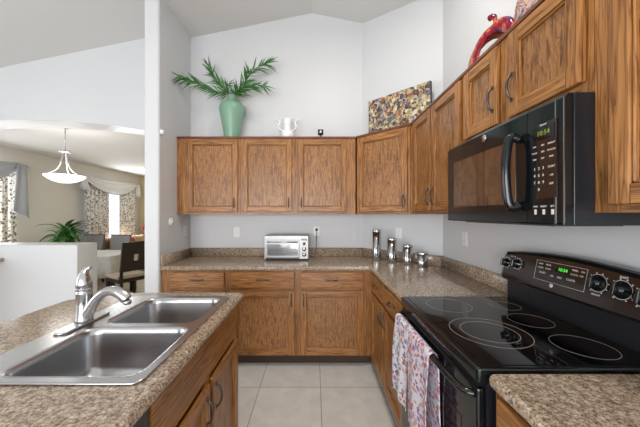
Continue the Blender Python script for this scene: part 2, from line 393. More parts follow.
# vaulted ceiling
b = B()
for x0, x1 in ((DX-0.15, RIDGE_X), (RIDGE_X, XR+0.15)):
    colm(b, x0, x1, ceil_z(x0), ceil_z(x1), ceil_z(x0)+0.1, ceil_z(x1)+0.1, YREAR-0.15, 3.36)
struct('ceiling', b, 'ceiling')
b = B(); bm_box(b, DX-0.15, XL, AY1, DY1+0.15, DZC, DZC+0.1); struct('ceiling', b, 'ceiling_dining')
# walls with window openings
def holed_wall(name, axis, pos, thick, u0, u1, ztop, holes, mat):
    b = B(); us = sorted({u0, u1} | {h[0] for h in holes} | {h[1] for h in holes})
    for a, c in zip(us, us[1:]):
        hs = sorted([h for h in holes if h[0] <= a+1e-6 and h[1] >= c-1e-6], key=lambda h: h[2])
        z = 0
        for h in hs:
            if axis == 'x': bm_box(b, min(pos, pos+thick), max(pos, pos+thick), a, c, z, h[2])
            else: bm_box(b, a, c, min(pos, pos+thick), max(pos, pos+thick), z, h[2])
            z = h[3]
        if axis == 'x': bm_box(b, min(pos, pos+thick), max(pos, pos+thick), a, c, z, ztop)
        else: bm_box(b, a, c, min(pos, pos+thick), max(pos, pos+thick), z, ztop)
    return struct(name, b, mat)
WN = [(3.70, 4.72, 0.75, 2.1), (6.40, 7.80, 0.75, 2.1)]
holed_wall('wall_dining_left', 'x', DX, -0.15, AY1, DY1, DZC, WN, 'wall_warm')
holed_wall('wall_living_left', 'x', DX, -0.15, YREAR, AY1, 2.71, [(-1.1, 1.5, 0.6, 2.4)], 'wall')
b = B(); bm_box(b, DX, XL, DY1, DY1+0.15, 0, DZC); struct('wall_dining_far', b, 'wall_tan')
b = B(); bm_box(b, XL-0.13, XL, AY1, DY1, 0, DZC); struct('wall_dining_right', b, 'wall_tan')
P = [(DX, YREAR-0.15), (RIDGE_X, YREAR-0.15), (XR, YREAR-0.15), (XR, YREAR), (RIDGE_X, YREAR), (DX, YREAR)]
b = B()
for x0, x1 in ((DX, -3.4), (0.9, XR+0.12)): colm(b, x0, x1, 0, 0, ceil_z(x0), ceil_z(x1), YREAR-0.15, YREAR)
for x0, x1 in ((-3.4, RIDGE_X), (RIDGE_X, 0.9)): colm(b, x0, x1, 2.65, 2.65, ceil_z(x0), ceil_z(x1), YREAR-0.15, YREAR)
bm_box(b, -3.4, 0.9, YREAR-0.15, YREAR, 0, 0.3)
struct('wall_rear', b, 'wall')
def window(n, axis, pos, u0, u1, z0, z1, mull=1):
    b = B()
    def bx(a, c, e, f, d0=0.03, d1=0.08):
        if axis == 'x': bm_box(b, pos-d1, pos-d0, a, c, e, f)
        else: bm_box(b, a, c, pos-d1, pos-d0, e, f)
    w = 0.045
    bx(u0, u1, z0, z0+w); bx(u0, u1, z1-w, z1); bx(u0, u0+w, z0+w, z1-w); bx(u1-w, u1, z0+w, z1-w)
    for i in range(mull):
        u = u0+(u1-u0)*(i+1)/(mull+1); bx(u-0.02, u+0.02, z0+w, z1-w)
    f = struct('window_%d' % n, b, 'trim')
    g = B()
    if axis == 'x': bm_box(g, pos-0.057, pos-0.053, u0+w, u1-w, z0+w, z1-w)
    else: bm_box(g, u0+w, u1-w, pos-0.057, pos-0.053, z0+w, z1-w)
    obj('pane', g, 'outside_glass', f)
window(1, 'x', DX, *WN[0]); window(2, 'x', DX, *WN[1]); window(3, 'x', DX, -1.1, 1.5, 0.6, 2.4, 2); window(4, 'y', YREAR, -3.4, 0.9, 0.3, 2.65, 3)  # the living and rear windows are out of view, added for the light

# ------------------------------------------------------------------ cabinet parts
def pull(parent, x, z, vertical=True, L=0.110, out=0.025, y=-0.02):
    b = B(); pts = []; rad = []
    for i in range(13):
        t = i/12; s = (t-0.5)*L
        d = out*(math.sin(PI*t)**0.55) if 0 < t < 1 else 0
        p = (0, y-d, s) if vertical else (s, y-d, 0)
        pts.append(p); rad.append(0.0034+0.0026*math.sin(PI*t))
    bm_tube(b, pts, rad, 8)
    for s in (-L/2, L/2):
        c = (0, y-0.0015, s) if vertical else (s, y-0.0015, 0)
        bm_lathe(b, [(0.009, -0.0035), (0.009, 0.001), (0.006, 0.0015)], 12, 0, c, 'y')
    o = obj('handle', b, 'bronze', parent); o.location = (x, 0, z); return o
def door(parent, x0, x1, z0, z1, hx=None, hz=None, name='door'):
    s = 0.056; b = B(); y0, y1 = -0.02, -0.0005
    bm_box(b, x0, x0+s, y0, y1, z0, z1, 0, 0.004); bm_box(b, x1-s, x1, y0, y1, z0, z1, 0, 0.004)
    bm_box(b, x0+s-0.001, x1-s+0.001, y0+0.0004, y1, z0, z0+s, 1, 0.004); bm_box(b, x0+s-0.001, x1-s+0.001, y0+0.0004, y1, z1-s, z1, 1, 0.004)
    m = 0.009
    bm_box(b, x0+s, x0+s+m, -0.014, y1, z0+s, z1-s, 0, 0.003, 1); bm_box(b, x1-s-m, x1-s, -0.014, y1, z0+s, z1-s, 0, 0.003, 1)
    bm_box(b, x0+s, x1-s, -0.014, y1, z0+s, z0+s+m, 1, 0.003, 1); bm_box(b, x0+s, x1-s, -0.014, y1, z1-s-m, z1-s, 1, 0.003, 1)
    o = obj(name, b, ['oak_z', 'oak_x'], parent)
    box_obj('door_panel', x0+s+0.004, x1-s-0.004, -0.0045, -0.001, z0+s+0.004, z1-s-0.004, 'oak_panel', o)
    if hx is not None: pull(o, hx, hz)
    return o
def drawer(parent, x0, x1, z0, z1, handle=True):
    b = B(); bm_box(b, x0, x1, -0.02, -0.0005, z0, z1, 0, 0.005, 2)
    o = obj('drawer', b, 'oak_x', parent)
    if handle: pull(o, (x0+x1)/2, (z0+z1)/2, False, min(0.11, (x1-x0)*0.4), 0.028)
    return o
def body(parent, w, d, z0, z1, stiles=(), rails=()):
    box_obj('carcass', 0, w, 0.019, d, z0, z1, 'oak_z', parent)
    b = B()
    for a, c in stiles: bm_box(b, a, c, 0, 0.0185, z0, z1, 0)
    st = sorted(stiles)
    for (a0, a1), (c0, c1) in zip(st, st[1:]):
        for r0, r1 in rails: bm_box(b, a1, c0, 0.0002, 0.0185, r0, r1, 1)
        bm_box(b, a1, c0, 0.012, 0.0185, z0, z1, 0)
    obj('face_frame', b, ['oak_z', 'oak_x'], parent)
def top_trim(parent, x0, x1, d, z, y0=-0.012):
    b = B(); bm_box(b, x0, x1, y0, d, z+0.0005, z+0.020, 0, 0.003); obj('top_moulding', b, 'oak_edge', parent)

# ------------------------------------------------------------------ upper cabinets
UB, UT = 1.442, 2.238
DUP = 2.89
GU = 'oak wall cabinets'
def upper(label, loc, rz, w, d, doors, z0=UB, z1=UT, stiles=None, trim=True, tx=None):
    c = thing('wall_cabinet', label, 'cabinet', loc, rz)
    st = stiles or [(0, doors[0][0]+0.02), (doors[-1][1]-0.02, w)]
    body(c, w, d, z0, z1, st, [(z0, z0+0.045), (z1-0.045, z1)])
    for dd in doors: door(c, dd[0], dd[1], z0+dd[4] if len(dd) > 4 else z0+0.026, z1-0.012, dd[2], dd[3])
    if trim: top_trim(c, *(tx or (0, w)), d, z1)
    return c
X0 = XL+0.003
upper('oak wall cabinet at the left wall, under the green vase', (X0, DUP, 0), 0, -0.779-X0, YB-DUP-0.003, [(0.114, 0.642, 0.605, UB+0.12)])
upper('oak wall cabinet above the toaster oven', (-0.777, DUP, 0), 0, 0.572, YB-DUP-0.003, [(0.02, 0.541, 0.505, UB+0.12)])
upper('oak wall cabinet right of the one above the toaster oven, small black camera on top', (-0.203, DUP, 0), 0, 0.633, YB-DUP-0.003, [(0.03, 0.539, 0.065, UB+0.12)])
# diagonal corner cabinet: a pentagon in plan
FX = 0.868
c = thing('wall_cabinet', 'diagonal oak corner wall cabinet under the painted canvas', 'cabinet', (0.436, DUP, 0), R(-45))
L = (FX-0.436)*math.sqrt(2)
def to_loc(x, y): 
    v = Matrix.Rotation(R(45), 2) @ Vector((x-0.436, y-DUP)); return (v.x, v.y)
pent = [to_loc(*p) for p in ((0.449, 2.891), (0.449, 3.204), (0.556, 3.204), (1.194, 2.566), (1.194, 2.459), (0.882, 2.459))]
b = B(); bm_slab(b, pent, UB, UT); obj('carcass', b, 'oak_z', c)
b = B()
for a_, c_ in ((0.012, 0.05), (L-0.05, L-0.012)): bm_box(b, a_, c_, 0, 0.0185, UB, UT)
for r0, r1 in ((UB, UB+0.045), (UT-0.045, UT)): bm_box(b, 0.05, L-0.05, 0.0002, 0.0185, r0, r1, 1)
obj('face_frame', b, ['oak_z', 'oak_x'], c)
door(c, 0.035, L-0.035, UB+0.026, UT-0.012, L-0.07, UB+0.12)
b = B(); bm_slab(b, [to_loc(*p) for p in ((0.434, 2.874), (0.434, 3.204), (0.556, 3.204), (1.194, 2.566), (1.194, 2.444), (0.864, 2.444))], UT+0.0005, UT+0.020); obj('top_moulding', b, 'oak_edge', c)
RW = XR-FX-0.003
upper('tall two-door oak wall cabinet between the corner cabinet and the microwave', (FX, 2.440, 0), R(-90), 0.838, RW,
      [(0.062, 0.415, 0.385, UB+0.13), (0.437, 0.826, 0.467, UB+0.13)], stiles=[(0, 0.08), (0.395, 0.457), (0.80, 0.838)])
upper('short two-door oak cabinet directly above the black microwave', (FX, 1.600, 0), R(-90), 0.746, RW,
      [(0.030, 0.318, 0.290, 1.985, 0.040), (0.392, 0.724, 0.420, 1.985, 0.040)], z0=1.820, stiles=[(0, 0.05), (0.298, 0.41), (0.702, 0.746)])
upper('oak wall cabinet at the right edge, nearest the viewer', (FX, 0.852, 0), R(-90), 0.60, RW,
      [(0.055, 0.56, 0.53, UB+0.13, 0.022)])

# ------------------------------------------------------------------ base cabinets
CT = 0.955; CB = CT-0.040
BF = 2.60
def base(label, loc, rz, w, d, bays, stiles, drawers=True, toe=0.07):
    c = thing('base_cabinet', label, 'cabinet', loc, rz)
    body(c, w, d, 0.105, CB-0.002, stiles, [(CB-0.022, CB-0.002), (0.715, 0.755), (0.105, 0.13)])
    for x0, x1, hx in bays:
        drawer(c, x0, x1, 0.750, 0.898)
        door(c, x0, x1, 0.118, 0.722, hx, 0.635)
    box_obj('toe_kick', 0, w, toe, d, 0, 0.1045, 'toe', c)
    return c
base('oak base cabinet in the back corner at the left wall', (X0, BF, 0), 0, 0.620, 0.60, [(0.085, 0.594, 0.56)], [(0, 0.105), (0.574, 0.620)])
base('wide two-door oak base cabinet under the toaster oven', (-0.822, BF, 0), 0, 1.362, 0.60, [(0.036, 0.632, 0.605), (0.692, 1.282, 0.72)], [(0, 0.056), (0.61, 0.712), (1.262, 1.362)])
BX = 0.543
base('oak base cabinet on the right run beside the range, two drawers and two doors', (BX, 2.596, 0), R(-90), 0.982, XR-BX-0.004, [(0.045, 0.472, 0.445), (0.508, 0.958, 0.535)], [(0, 0.065), (0.452, 0.528), (0.938, 0.982)])
base('oak base cabinet at the bottom right under the near counter', (0.553, 0.838, 0), R(-90), 0.80, XR-0.553-0.004, [(0.03, 0.40, 0.37), (0.42, 0.78, 0.45)], [(0, 0.05), (0.38, 0.44), (0.76, 0.80)])

# counters
def splash(parent, pts, z0=CT+0.0005, z1=CT+0.10):
    b = B(); bm_slab(b, pts, z0, z1, nose=0.004, seg=2); return obj('backsplash', b, 'granite', parent)
w = 0.003
poly = [(XL+w, YB-w), (XL+w, 2.568), (0.515, 2.568), (0.515, 1.618), (XR-w, 1.618), (XR-w, 2.57), (0.56, YB-w)]
poly = round_poly(poly, [0, 0, 0.012, 0.01, 0, 0, 0], 3)
t = thing('countertop', 'L-shaped brown speckled countertop along the back wall, corner and right wall', 'countertop', (0, 0, 0))
b = B(); bm_slab(b, [(x, y) for x, y in poly], CB, CT, nose=0.012); obj('worktop', b, 'granite', t)
splash(t, rect(XL+w, XL+0.022, 2.580, YB-0.026))
splash(t, [(XL+w, YB-w), (XL+w, YB-0.022), (0.55, YB-0.022), (0.559, YB-w)])
splash(t, [(0.561, YB-w), (0.552, YB-0.022), (XR-0.0225, 2.558), (XR-w, 2.569)])
splash(t, rect(XR-0.022, XR-w, 1.620, 2.556))
t = thing('countertop', 'short speckled countertop at the bottom right, nearer than the range', 'countertop', (0, 0, 0))
b = B(); bm_slab(b, round_poly(rect(0.525, XR-w, 0.05, 0.842), [0, 0, 0, 0.022], 5), CB, CT, nose=0.016, seg=5); obj('worktop', b, 'granite', t)
splash(t, rect(XR-0.022, XR-w, 0.05, 0.840))

base('oak cabinet against the half wall at the left edge of the view', (-4.31, 2.45, 0), 0, 0.60, 0.60, [(0.03, 0.57, 0.54)], [(0, 0.05), (0.55, 0.60)])
t = thing('countertop', 'speckled countertop corner against the half wall at the left edge', 'countertop', (0, 0, 0))
b = B(); bm_slab(b, round_poly(rect(-4.33, -3.455, 2.42, 3.066), [0, 0.02, 0.01, 0], 4), CB, CT, nose=0.012); obj('worktop', b, 'granite', t)

# ------------------------------------------------------------------ island
IX0, IX1, IY0, IY1 = -1.41, -0.437, -0.25, 1.715
SKX0, SKX1, SKY0, SKY1 = -1.06, -0.490, 0.770, 1.605
t = thing('kitchen_island', 'oak kitchen island with speckled top at lower left, sink set in it', 'island', (0, 0, 0))
b = B(); op = round_poly([(IX0, IY0), (IX1, IY0), (IX1, IY1), (-1.17, IY1), (IX0, 1.56)], [0, 0.03, 0.03, 0.03, 0.03], 5)
bm_slab(b, op, CB, CT, holes=[rect(SKX0+0.02, SKX1-0.02, SKY0+0.02, SKY1-0.02)], nose=0.018, seg=5); obj('worktop', b, 'granite', t)
b = B(); q1, q2, q3, q4 = -1.20, IX1-0.057, 0.80, 1.655
# carcass as an open box round the sink
bm_box(b, q1, q1+0.02, 0.0-0.2, 1.50, 0.105, CB-0.002); bm_box(b, q1+0.02, q2, q4-0.02, q4, 0.105, CB-0.002)
bm_box(b, q1+0.02, q2, 0.80, 0.82, 0.105, 0.70); bm_box(b, q1+0.02, q2, 0.82, q4-0.02, 0.105, 0.125); bm_box(b, q1, q1+0.02, 1.50, q4, 0.105, CB-0.002)
obj('carcass', b, 'oak_z', t)
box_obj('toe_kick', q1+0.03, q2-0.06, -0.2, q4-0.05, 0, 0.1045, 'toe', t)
def on_front(o):
    o.location = (IX1-0.038, 0.802, 0); o.rotation_euler = (0, 0, R(90)); return o
FW = q4-0.802
b = B()
for a_, c_ in ((0, 0.03), (0.395, 0.445), (FW-0.03, FW)): bm_box(b, a_, c_, 0, 0.0185, 0.105, 0.71, 0)
bm_box(b, 0.0, FW, 0.0, 0.0185, 0.71, CB-0.002, 1); bm_box(b, 0.03, FW-0.03, 0.0004, 0.0185, 0.105, 0.13, 1)
bm_box(b, 0.03, 0.395, 0.012, 0.0185, 0.13, 0.71); bm_box(b, 0.445, FW-0.03, 0.012, 0.0185, 0.13, 0.71)
on_front(obj('face_frame', b, ['oak_z', 'oak_x'], t))
on_front(door(t, 0.012, 0.403, 0.118, 0.698, 0.365, 0.60)); on_front(door(t, 0.437, FW-0.012, 0.118, 0.698, 0.475, 0.60))
# dishwasher
t = thing('dishwasher', 'black dishwasher under the near end of the sink counter', 'dishwasher', (0, 0, 0))
box_obj('tub', -1.17, -0.50, 0.19, 0.79, 0.11, CB-0.004, 'blacksatin', t)
box_obj('door', -0.499, -0.478, 0.193, 0.787, 0.13, 0.76, 'blackgloss', t, 0.004)
box_obj('control_panel', -0.499, -0.474, 0.193, 0.787, 0.765, CB-0.006, 'blacksatin', t, 0.004)

# sink
t = thing('sink', 'stainless steel double-bowl drop-in sink in the speckled counter', 'sink', (0, 0, 0))
BW = [(SKX0+0.118, -0.518, 0.802, 1.158), (SKX0+0.130, -0.526, 1.200, 1.565)]
def rr(x0, x1, y0, y1, r, seg=7): return round_poly(rect(x0, x1, y0, y1), r, seg)
b = B(); holes = [rr(*w_, 0.055) for w_ in BW]
bm_slab(b, rr(SKX0, SKX1, SKY0, SKY1, 0.035), CT+0.0008, CT+0.009, holes=holes, nose=0.004, seg=3); obj('rim', b, 'steel', t)
for k, (x0, x1, y0, y1) in enumerate(BW):
    b = B(); depth = 0.19; rings = []
    prof = [(-0.004, CT+0.0095), (0.0, CT+0.0085), (0.004, CT+0.003), (0.008, CT-0.02), (0.014, CT-depth+0.05), (0.024, CT-depth+0.022), (0.045, CT-depth+0.006), (0.075, CT-depth), (0.12, CT-depth-0.003)]
    for d, z in prof:
        rings.append([b.verts.new((x, y, z)) for x, y in rr(x0+d, x1-d, y0+d, y1-d, max(0.055-d*0.2, 0.02))])
    for r0, r1 in zip(rings, rings[1:]):
        for i in range(len(r0)):
            f = b.faces.new((r0[i], r0[(i+1) % len(r0)], r1[(i+1) % len(r0)], r1[i])); f.smooth = True
    b.faces.new(rings[-1])
    bo = obj('bowl', b, 'steel', t)
    b = B(); bm_lathe(b, [(0.052, 0.0), (0.050, 0.004), (0.040, 0.003), (0.036, 0.0008), (0.0, 0.0008)], 28, 0, ((x0+x1)/2-0.02, (y0+y1)/2, CT-depth-0.0025)); d = obj('drain', b, 'nickel', bo)
# faucet
fx, fy, fz = -1.005, 1.20, CT+0.0095
t = thing('faucet', 'brushed nickel kitchen faucet with lever on the sink ledge', 'faucet', (fx, fy, fz))
b = B(); bm_slab(b, rr(-0.030, 0.030, -0.13, 0.13, 0.029, 8), 0, 0.009, nose=0.004, seg=3); obj('deck_plate', b, 'nickel', t)
b = B(); bm_lathe(b, [(0.034, 0.0095), (0.033, 0.018), (0.031, 0.03), (0.029, 0.08), (0.0295, 0.128), (0.031, 0.130), (0.031, 0.135), (0.0295, 0.136), (0.0295, 0.148), (0.031, 0.149), (0.031, 0.153), (0.028, 0.154)], 28); obj('body', b, 'nickel', t)
b = B()
bm_tube(b, [(0, 0, 0.1545), (0.0, 0.0, 0.170), (-0.001, 0, 0.190), (0.0, 0.0, 0.208), (0.004, 0, 0.222), (0.011, 0, 0.233), (0.022, 0, 0.240), (0.030, 0, 0.241)],
        [0.0295, 0.0300, 0.0280, 0.0210, 0.0140, 0.0100, 0.0085, 0.007], 20); obj('lever', b, 'nickel', t)
b = B(); sp = []; rad = []
ctrl = [(0.004, 0, 0.030, 0.028), (0.030, -0.005, 0.062, 0.0225), (0.058, -0.010, 0.103, 0.0195), (0.090, -0.012, 0.132, 0.0185), (0.122, -0.012, 0.142, 0.0195), (0.155, -0.012, 0.137, 0.0225), (0.182, -0.012, 0.120, 0.0235), (0.194, -0.012, 0.106, 0.0225)]
def catmull(P_, n):
    P_ = [Vector(p) for p in P_]; out = []
    for i in range(len(P_)-1):
        p0 = P_[max(i-1, 0)]; p1 = P_[i]; p2 = P_[i+1]; p3 = P_[min(i+2, len(P_)-1)]
        for j in range(n):
            t_ = j/n; out.append(0.5*((2*p1)+(-p0+p2)*t_+(2*p0-5*p1+4*p2-p3)*t_*t_+(-p0+3*p1-3*p2+p3)*t_**3))
    out.append(P_[-1]); return out
cr = catmull(ctrl, 5); bm_tube(b, [v.to_3d() if len(v) == 3 else (v[0], v[1], v[2]) for v in [Vector((q_[0], q_[1], q_[2])) for q_ in cr]], [q_[3] for q_ in cr], 20)
sp_o = obj('spout', b, 'nickel', t)
b = B(); bm_lathe(b, [(0.0165, 0.0), (0.0165, -0.014), (0.013, -0.018), (0.0, -0.018)], 20, 0, (0.196, -0.012, 0.1035)); obj('spray_tip', b, 'nickel', sp_o)

# ------------------------------------------------------------------ range
RY0, RY1 = 0.852, 1.612
t = thing('range', 'black electric range with glass cooktop and towels on its oven door', 'range', (0.505, RY1, 0), R(-90))
Wd = RY1-RY0
# local: x runs toward the viewer, y into the wall
box_obj('body', 0.003, Wd-0.003, 0.030, 0.685, 0.03, CT-0.045, 'blacksatin', t)
b = B(); bm_slab(b, rr(0, Wd, 0, 0.62, 0.012, 4), CT-0.044, CT+0.004, nose=0.007, seg=3); ck = obj('cooktop', b, 'blackgloss', t)
box_obj('glass_surface', 0.018, Wd-0.018, 0.03, 0.60, CT+0.0042, CT+0.006, 'blackglass', ck)
# burner outlines, measured: big double front near, others
def annulus(cx_, cy_, r, wd=0.0022):
    b = B(); n = 56; z0 = CT+0.0061; z1 = CT+0.0066
    rings = [[b.verts.new((cx_+q_*math.cos(2*PI*i/n), cy_+q_*math.sin(2*PI*i/n), z)) for i in range(n)] for q_, z in ((r-wd, z0), (r-wd, z1), (r, z1), (r, z0))]
    for k in range(4):
        r0, r1 = rings[k], rings[(k+1) % 4]
        for i in range(n): b.faces.new((r0[i], r0[(i+1) % n], r1[(i+1) % n], r1[i]))
    return b
for cx_, cy_, rads in ((0.492, 0.205, (0.146, 0.105)), (0.165, 0.200, (0.110,)), (0.618, 0.465, (0.095,)), (0.375, 0.465, (0.086,)), (0.175, 0.490, (0.070,))):
    for r_ in rads: obj('burner_ring', annulus(cx_, cy_, r_), 'ring', ck)
# backguard: riser plus raked curved control panel
box_obj('riser', 0.004, Wd-0.004, 0.622, 0.685, CT-0.04, CT+0.125, 'blacksatin', t, 0.004)
b = B(); n = 24; lo = []; rows = []
def topz(u): return 1.222+0.030*math.sin(PI*min(max(u, 0), 1))**0.8
for i in range(n+1):
    u = i/n; x = Wd*u; zt_ = topz(u); zb = 1.075
    endr = 0.016 if (i == 0 or i == n) else 0.0
    rows.append([(x, 0.575+endr, zb), (x, 0.572+endr, zb+0.012), (x, 0.572+(zt_-1.105)*0.2+endr, zt_-0.018), (x, 0.582+(zt_-1.105)*0.2+endr, zt_-0.005), (x, 0.622, zt_), (x, 0.66, zt_-0.002), (x, 0.685, zt_-0.015), (x, 0.685, zb)])
vv = [[b.verts.new(p) for p in r_] for r_ in rows]
for r0, r1 in zip(vv, vv[1:]):
    for k in range(8):
        f = b.faces.new((r0[k], r0[(k+1) % 8], r1[(k+1) % 8], r1[k]))
        if k == 1: f.material_index = 1
b.faces.new(vv[0]); b.faces.new(list(reversed(vv[-1])))
bg = obj('backguard', b, ['blackgloss', 'panelbrown'], t)
tilt = math.atan(0.2)
def on_panel(x, z, off=0.0):   # point on the raked face, off = outward
    zz = z-1.087; y = 0.572+zz*math.tan(tilt)*1.0
    return (x, y-off*math.cos(tilt), z+off*math.sin(tilt))
TR = (R(90)-tilt, 0, 0)
def knob(x, z, r):
    b = B()
    bm_lathe(b, [(r*1.0, 0.0), (r*1.0, 0.004), (r*0.86, 0.006), (r*0.80, 0.020), (r*0.72, 0.024), (0, 0.024)], 28)
    bm_box(b, -r*0.16, r*0.16, -r*0.78, r*0.78, 0.022, 0.034, 0, 0.003)
    o = obj('knob', b, 'blackgloss', bg); o.location = on_panel(x, z, 0.0008); o.rotation_euler = TR
    b = B()
    for k in range(10):
        a = R(-60+k*33); cx2, cy2 = r*1.26*math.cos(a), r*1.26*math.sin(a)
        bm_box(b, cx2-0.0022, cx2+0.0022, cy2-0.0022, cy2+0.0022, 0, 0.0006)
    n_ = 36; ra, rb = r*1.06, r*1.12
    r0 = [b.verts.new((ra*math.cos(2*PI*i/n_), ra*math.sin(2*PI*i/n_), 0.0006)) for i in range(n_)]; r1 = [b.verts.new((rb*math.cos(2*PI*i/n_), rb*math.sin(2*PI*i/n_), 0.0006)) for i in range(n_)]
    for i in range(n_): b.faces.new((r0[i], r0[(i+1) % n_], r1[(i+1) % n_], r1[i]))
    obj('dial_marks', b, 'white_print', o)
for x, z, r_ in ((0.050, 1.166, 0.025), (0.132, 1.172, 0.025), (0.551, 1.172, 0.031), (0.634, 1.168, 0.031), (0.708, 1.160, 0.031)): knob(x, z, r_)
b = B()
P0 = (0.252, 0.505, 1.125, 1.218)
for a_, c_, e_, f_ in ((P0[0], P0[1], P0[2], P0[2]+0.0012), (P0[0], P0[1], P0[3]-0.0012, P0[3]), (P0[0], P0[0]+0.0012, P0[2], P0[3]), (P0[1]-0.0012, P0[1], P0[2], P0[3])):
    bm_box(b, a_, c_, -0.0006, 0, e_-1.087, f_-1.087)
o = obj('panel_outline', b, 'white_print', bg); o.location = (0, 0.5715, 1.087); o.rotation_euler = (-tilt, 0, 0)
d = box_obj('clock_display', -0.035, 0.035, -0.0008, 0, -0.013, 0.013, 'blackglass', bg); d.location = on_panel(0.398, 1.190, 0.0003); d.rotation_euler = (-tilt, 0, 0)
text('clock_digits', '10:54', 0.021, on_panel(0.398, 1.190, 0.0016), TR, 'led', bg)
for x, z, s_, w_ in ((0.235, 1.190, 'BAKE', 0.009), (0.275, 1.190, 'BROIL', 0.009), (0.235, 1.172, 'CLEAN', 0.009), (0.275, 1.172, 'COOK', 0.009), (0.395, 1.190, 'TIMER', 0.009), (0.428, 1.190, 'ON', 0.009), (0.395, 1.172, 'CLOCK', 0.009), (0.425, 1.172, 'OFF', 0.009),
                     (0.250, 1.150, 'START', 0.011), (0.300, 1.145, 'HR', 0.011), (0.335, 1.145, 'MIN', 0.011), (0.385, 1.147, 'CLEAR', 0.012), (0.091, 1.195, 'OFF   OFF', 0.008), (0.634, 1.202, 'BAKE', 0.010), (0.551, 1.117, 'FRONT', 0.009)):
    text('lettering', s_, w_*1.15, on_panel(0.252+(x-0.21)*1.08 if 0.2 < x < 0.45 else x, z+0.010, 0.0008), TR, 'white_print', bg)
b = B(); bm_lathe(b, [(0.009, 0), (0.009, 0.002), (0, 0.002)], 24); em = obj('round_emblem', b, 'white_print', bg); em.location = on_panel(0.355, 1.112, 0.0006); em.rotation_euler = TR
# oven door
b = B(); bm_box(b, 0.006, Wd-0.006, 0.003, 0.028, 0.20, 0.892, 0, 0.007)
dr = obj('oven_door', b, 'blackgloss', t)
box_obj('window', 0.10, Wd-0.10, 0.0015, 0.0028, 0.36, 0.74, 'blackglass', dr)
b = B(); hz = 0.866
bm_tube(b, catmull([(0.02, 0.004, hz), (0.025, -0.012, hz), (0.05, -0.024, hz), (0.16, -0.031, hz), (Wd/2, -0.032, hz), (Wd-0.16, -0.031, hz), (Wd-0.06, -0.024, hz), (Wd-0.035, -0.012, hz), (Wd-0.028, 0.004, hz)], 4), 0.0125, 14, flat=1.0)
obj('door_handle', b, 'blackgloss', dr)
b = B()
for k in range(3): bm_box(b, 0.02, Wd-0.02, 0.008, 0.028, 0.893+k*0.006, 0.8965+k*0.006)
obj('vent_grille', b, 'blacksatin', t)
b = B(); bm_box(b, 0.006, Wd-0.006, 0.003, 0.028, 0.04, 0.195, 0, 0.006); obj('storage_drawer', b, 'blackgloss', t)

# towels folded over the oven door handle (local coordinates of the range, x toward viewer)
def towel(label, x0, x1, front, back, mat, off=0.0, seed=1, waves=3.0, skew=0.0):
    rnd = random.Random(seed); b = B()
    prof = [(0.016, hz-back)]
    yb = -0.028+off; yf = -0.082-off
    yc = -0.0315; rt = 0.0155+off
    path = [(-0.006, hz-back), (-0.007, hz-back*0.5), (-0.010, hz-0.03), (yc+rt*0.98, hz-0.004)]
    for k in range(6):
        a = PI*k/5; path.append((yc+rt*math.cos(a), hz+rt*math.sin(a)))
    nf = 14
    for k in range(1, nf+1): path.append((yc-rt, hz-front*k/nf))
    nx = 26; rows = []; ph = rnd.random()*6
    for i in range(nx+1):
        u = i/nx; row = []
        for (y, z) in path:
            dn = max(0, hz-z); A = min(0.009, dn*0.05)*(1 if y < -0.04 else 0)
            x = x0+(x1-x0)*u+skew*dn+0.012*math.sin(dn*9+ph)*(0.3+u)*0.5
            row.append(b.verts.new((x, y-A*(1+math.sin(u*waves*2*PI+ph+dn*2)), z)))
        rows.append(row)
    for r0, r1 in zip(rows, rows[1:]):
        for j in range(len(path)-1):
            f = b.faces.new((r0[j], r0[j+1], r1[j+1], r1[j])); f.smooth = True
    o = obj('towel', b, mat); tag(o, label, 'towel'); o.location = (0.505, RY1, 0); o.rotation_euler = (0, 0, R(-90))
    md = o.modifiers.new('thick', 'SOLIDIFY'); md.thickness = 0.003; md.offset = 1
    return o
towel('pale floral dish towel nearer the back counter on the oven door handle', 0.066, 0.262, 0.40, 0.16, 'towel_a', 0.001, 3, 1.6, 0.0)
towel('pale rose floral towel nearer the viewer on the oven door handle', 0.275, 0.520, 0.43, 0.40, 'towel_b', 0.001, 5, 1.4)

# ------------------------------------------------------------------ microwave
MY0, MY1 = 0.850, 1.598
t = thing('microwave', 'black over-the-range microwave mounted under the short cabinet', 'microwave', (0.764, MY1, 0), R(-90))
Wm = MY1-MY0; mz0, mz1 = 1.402, 1.816
box_obj('body', 0.0, Wm, 0.038, XR-0.764-0.004, mz0, mz1, 'blacksatin', t, 0.003)
def bowed(x0, x1, z0, z1, y0=0.0, y1=0.036, n=16, bow=0.012):
    b = B(); rows = []
    for i in range(n+1):
        x = x0+(x1-x0)*i/n; yy = y0-bow*math.sin(PI*(x/Wm))+bow
        rows.append([b.verts.new(p) for p in ((x, yy+0.004, z0), (x, yy, z0+0.005), (x, yy, z1-0.012), (x, yy+0.008, z1), (x, y1, z1), (x, y1, z0))])
    for r0, r1 in zip(rows, rows[1:]):
        for k in range(6): b.faces.new((r0[k], r0[(k+1) % 6], r1[(k+1) % 6], r1[k]))
    b.faces.new(rows[0]); b.faces.new(list(reversed(rows[-1]))); return b
md_ = obj('door', bowed(0.0, 0.602, mz0+0.002, mz1-0.002, 0, 0.034), 'blackgloss', t)
def yface(x): return 0.012-0.012*math.sin(PI*x/Wm)
b = B(); rows = []
for i in range(13):
    x = 0.075+(0.475)*i/12; y = yface(x)
    rows.append([b.verts.new(p) for p in ((x, y-0.0012, mz0+0.075), (x, y-0.0012, mz1-0.095), (x, y+0.002, mz1-0.095), (x, y+0.002, mz0+0.075))])
for r0, r1 in zip(rows, rows[1:]):
    for k in range(4): b.faces.new((r0[k], r0[(k+1) % 4], r1[(k+1) % 4], r1[k]))
b.faces.new(rows[0]); b.faces.new(list(reversed(rows[-1]))); obj('window', b, 'mwglass', md_)
b = B(); hx = 0.572
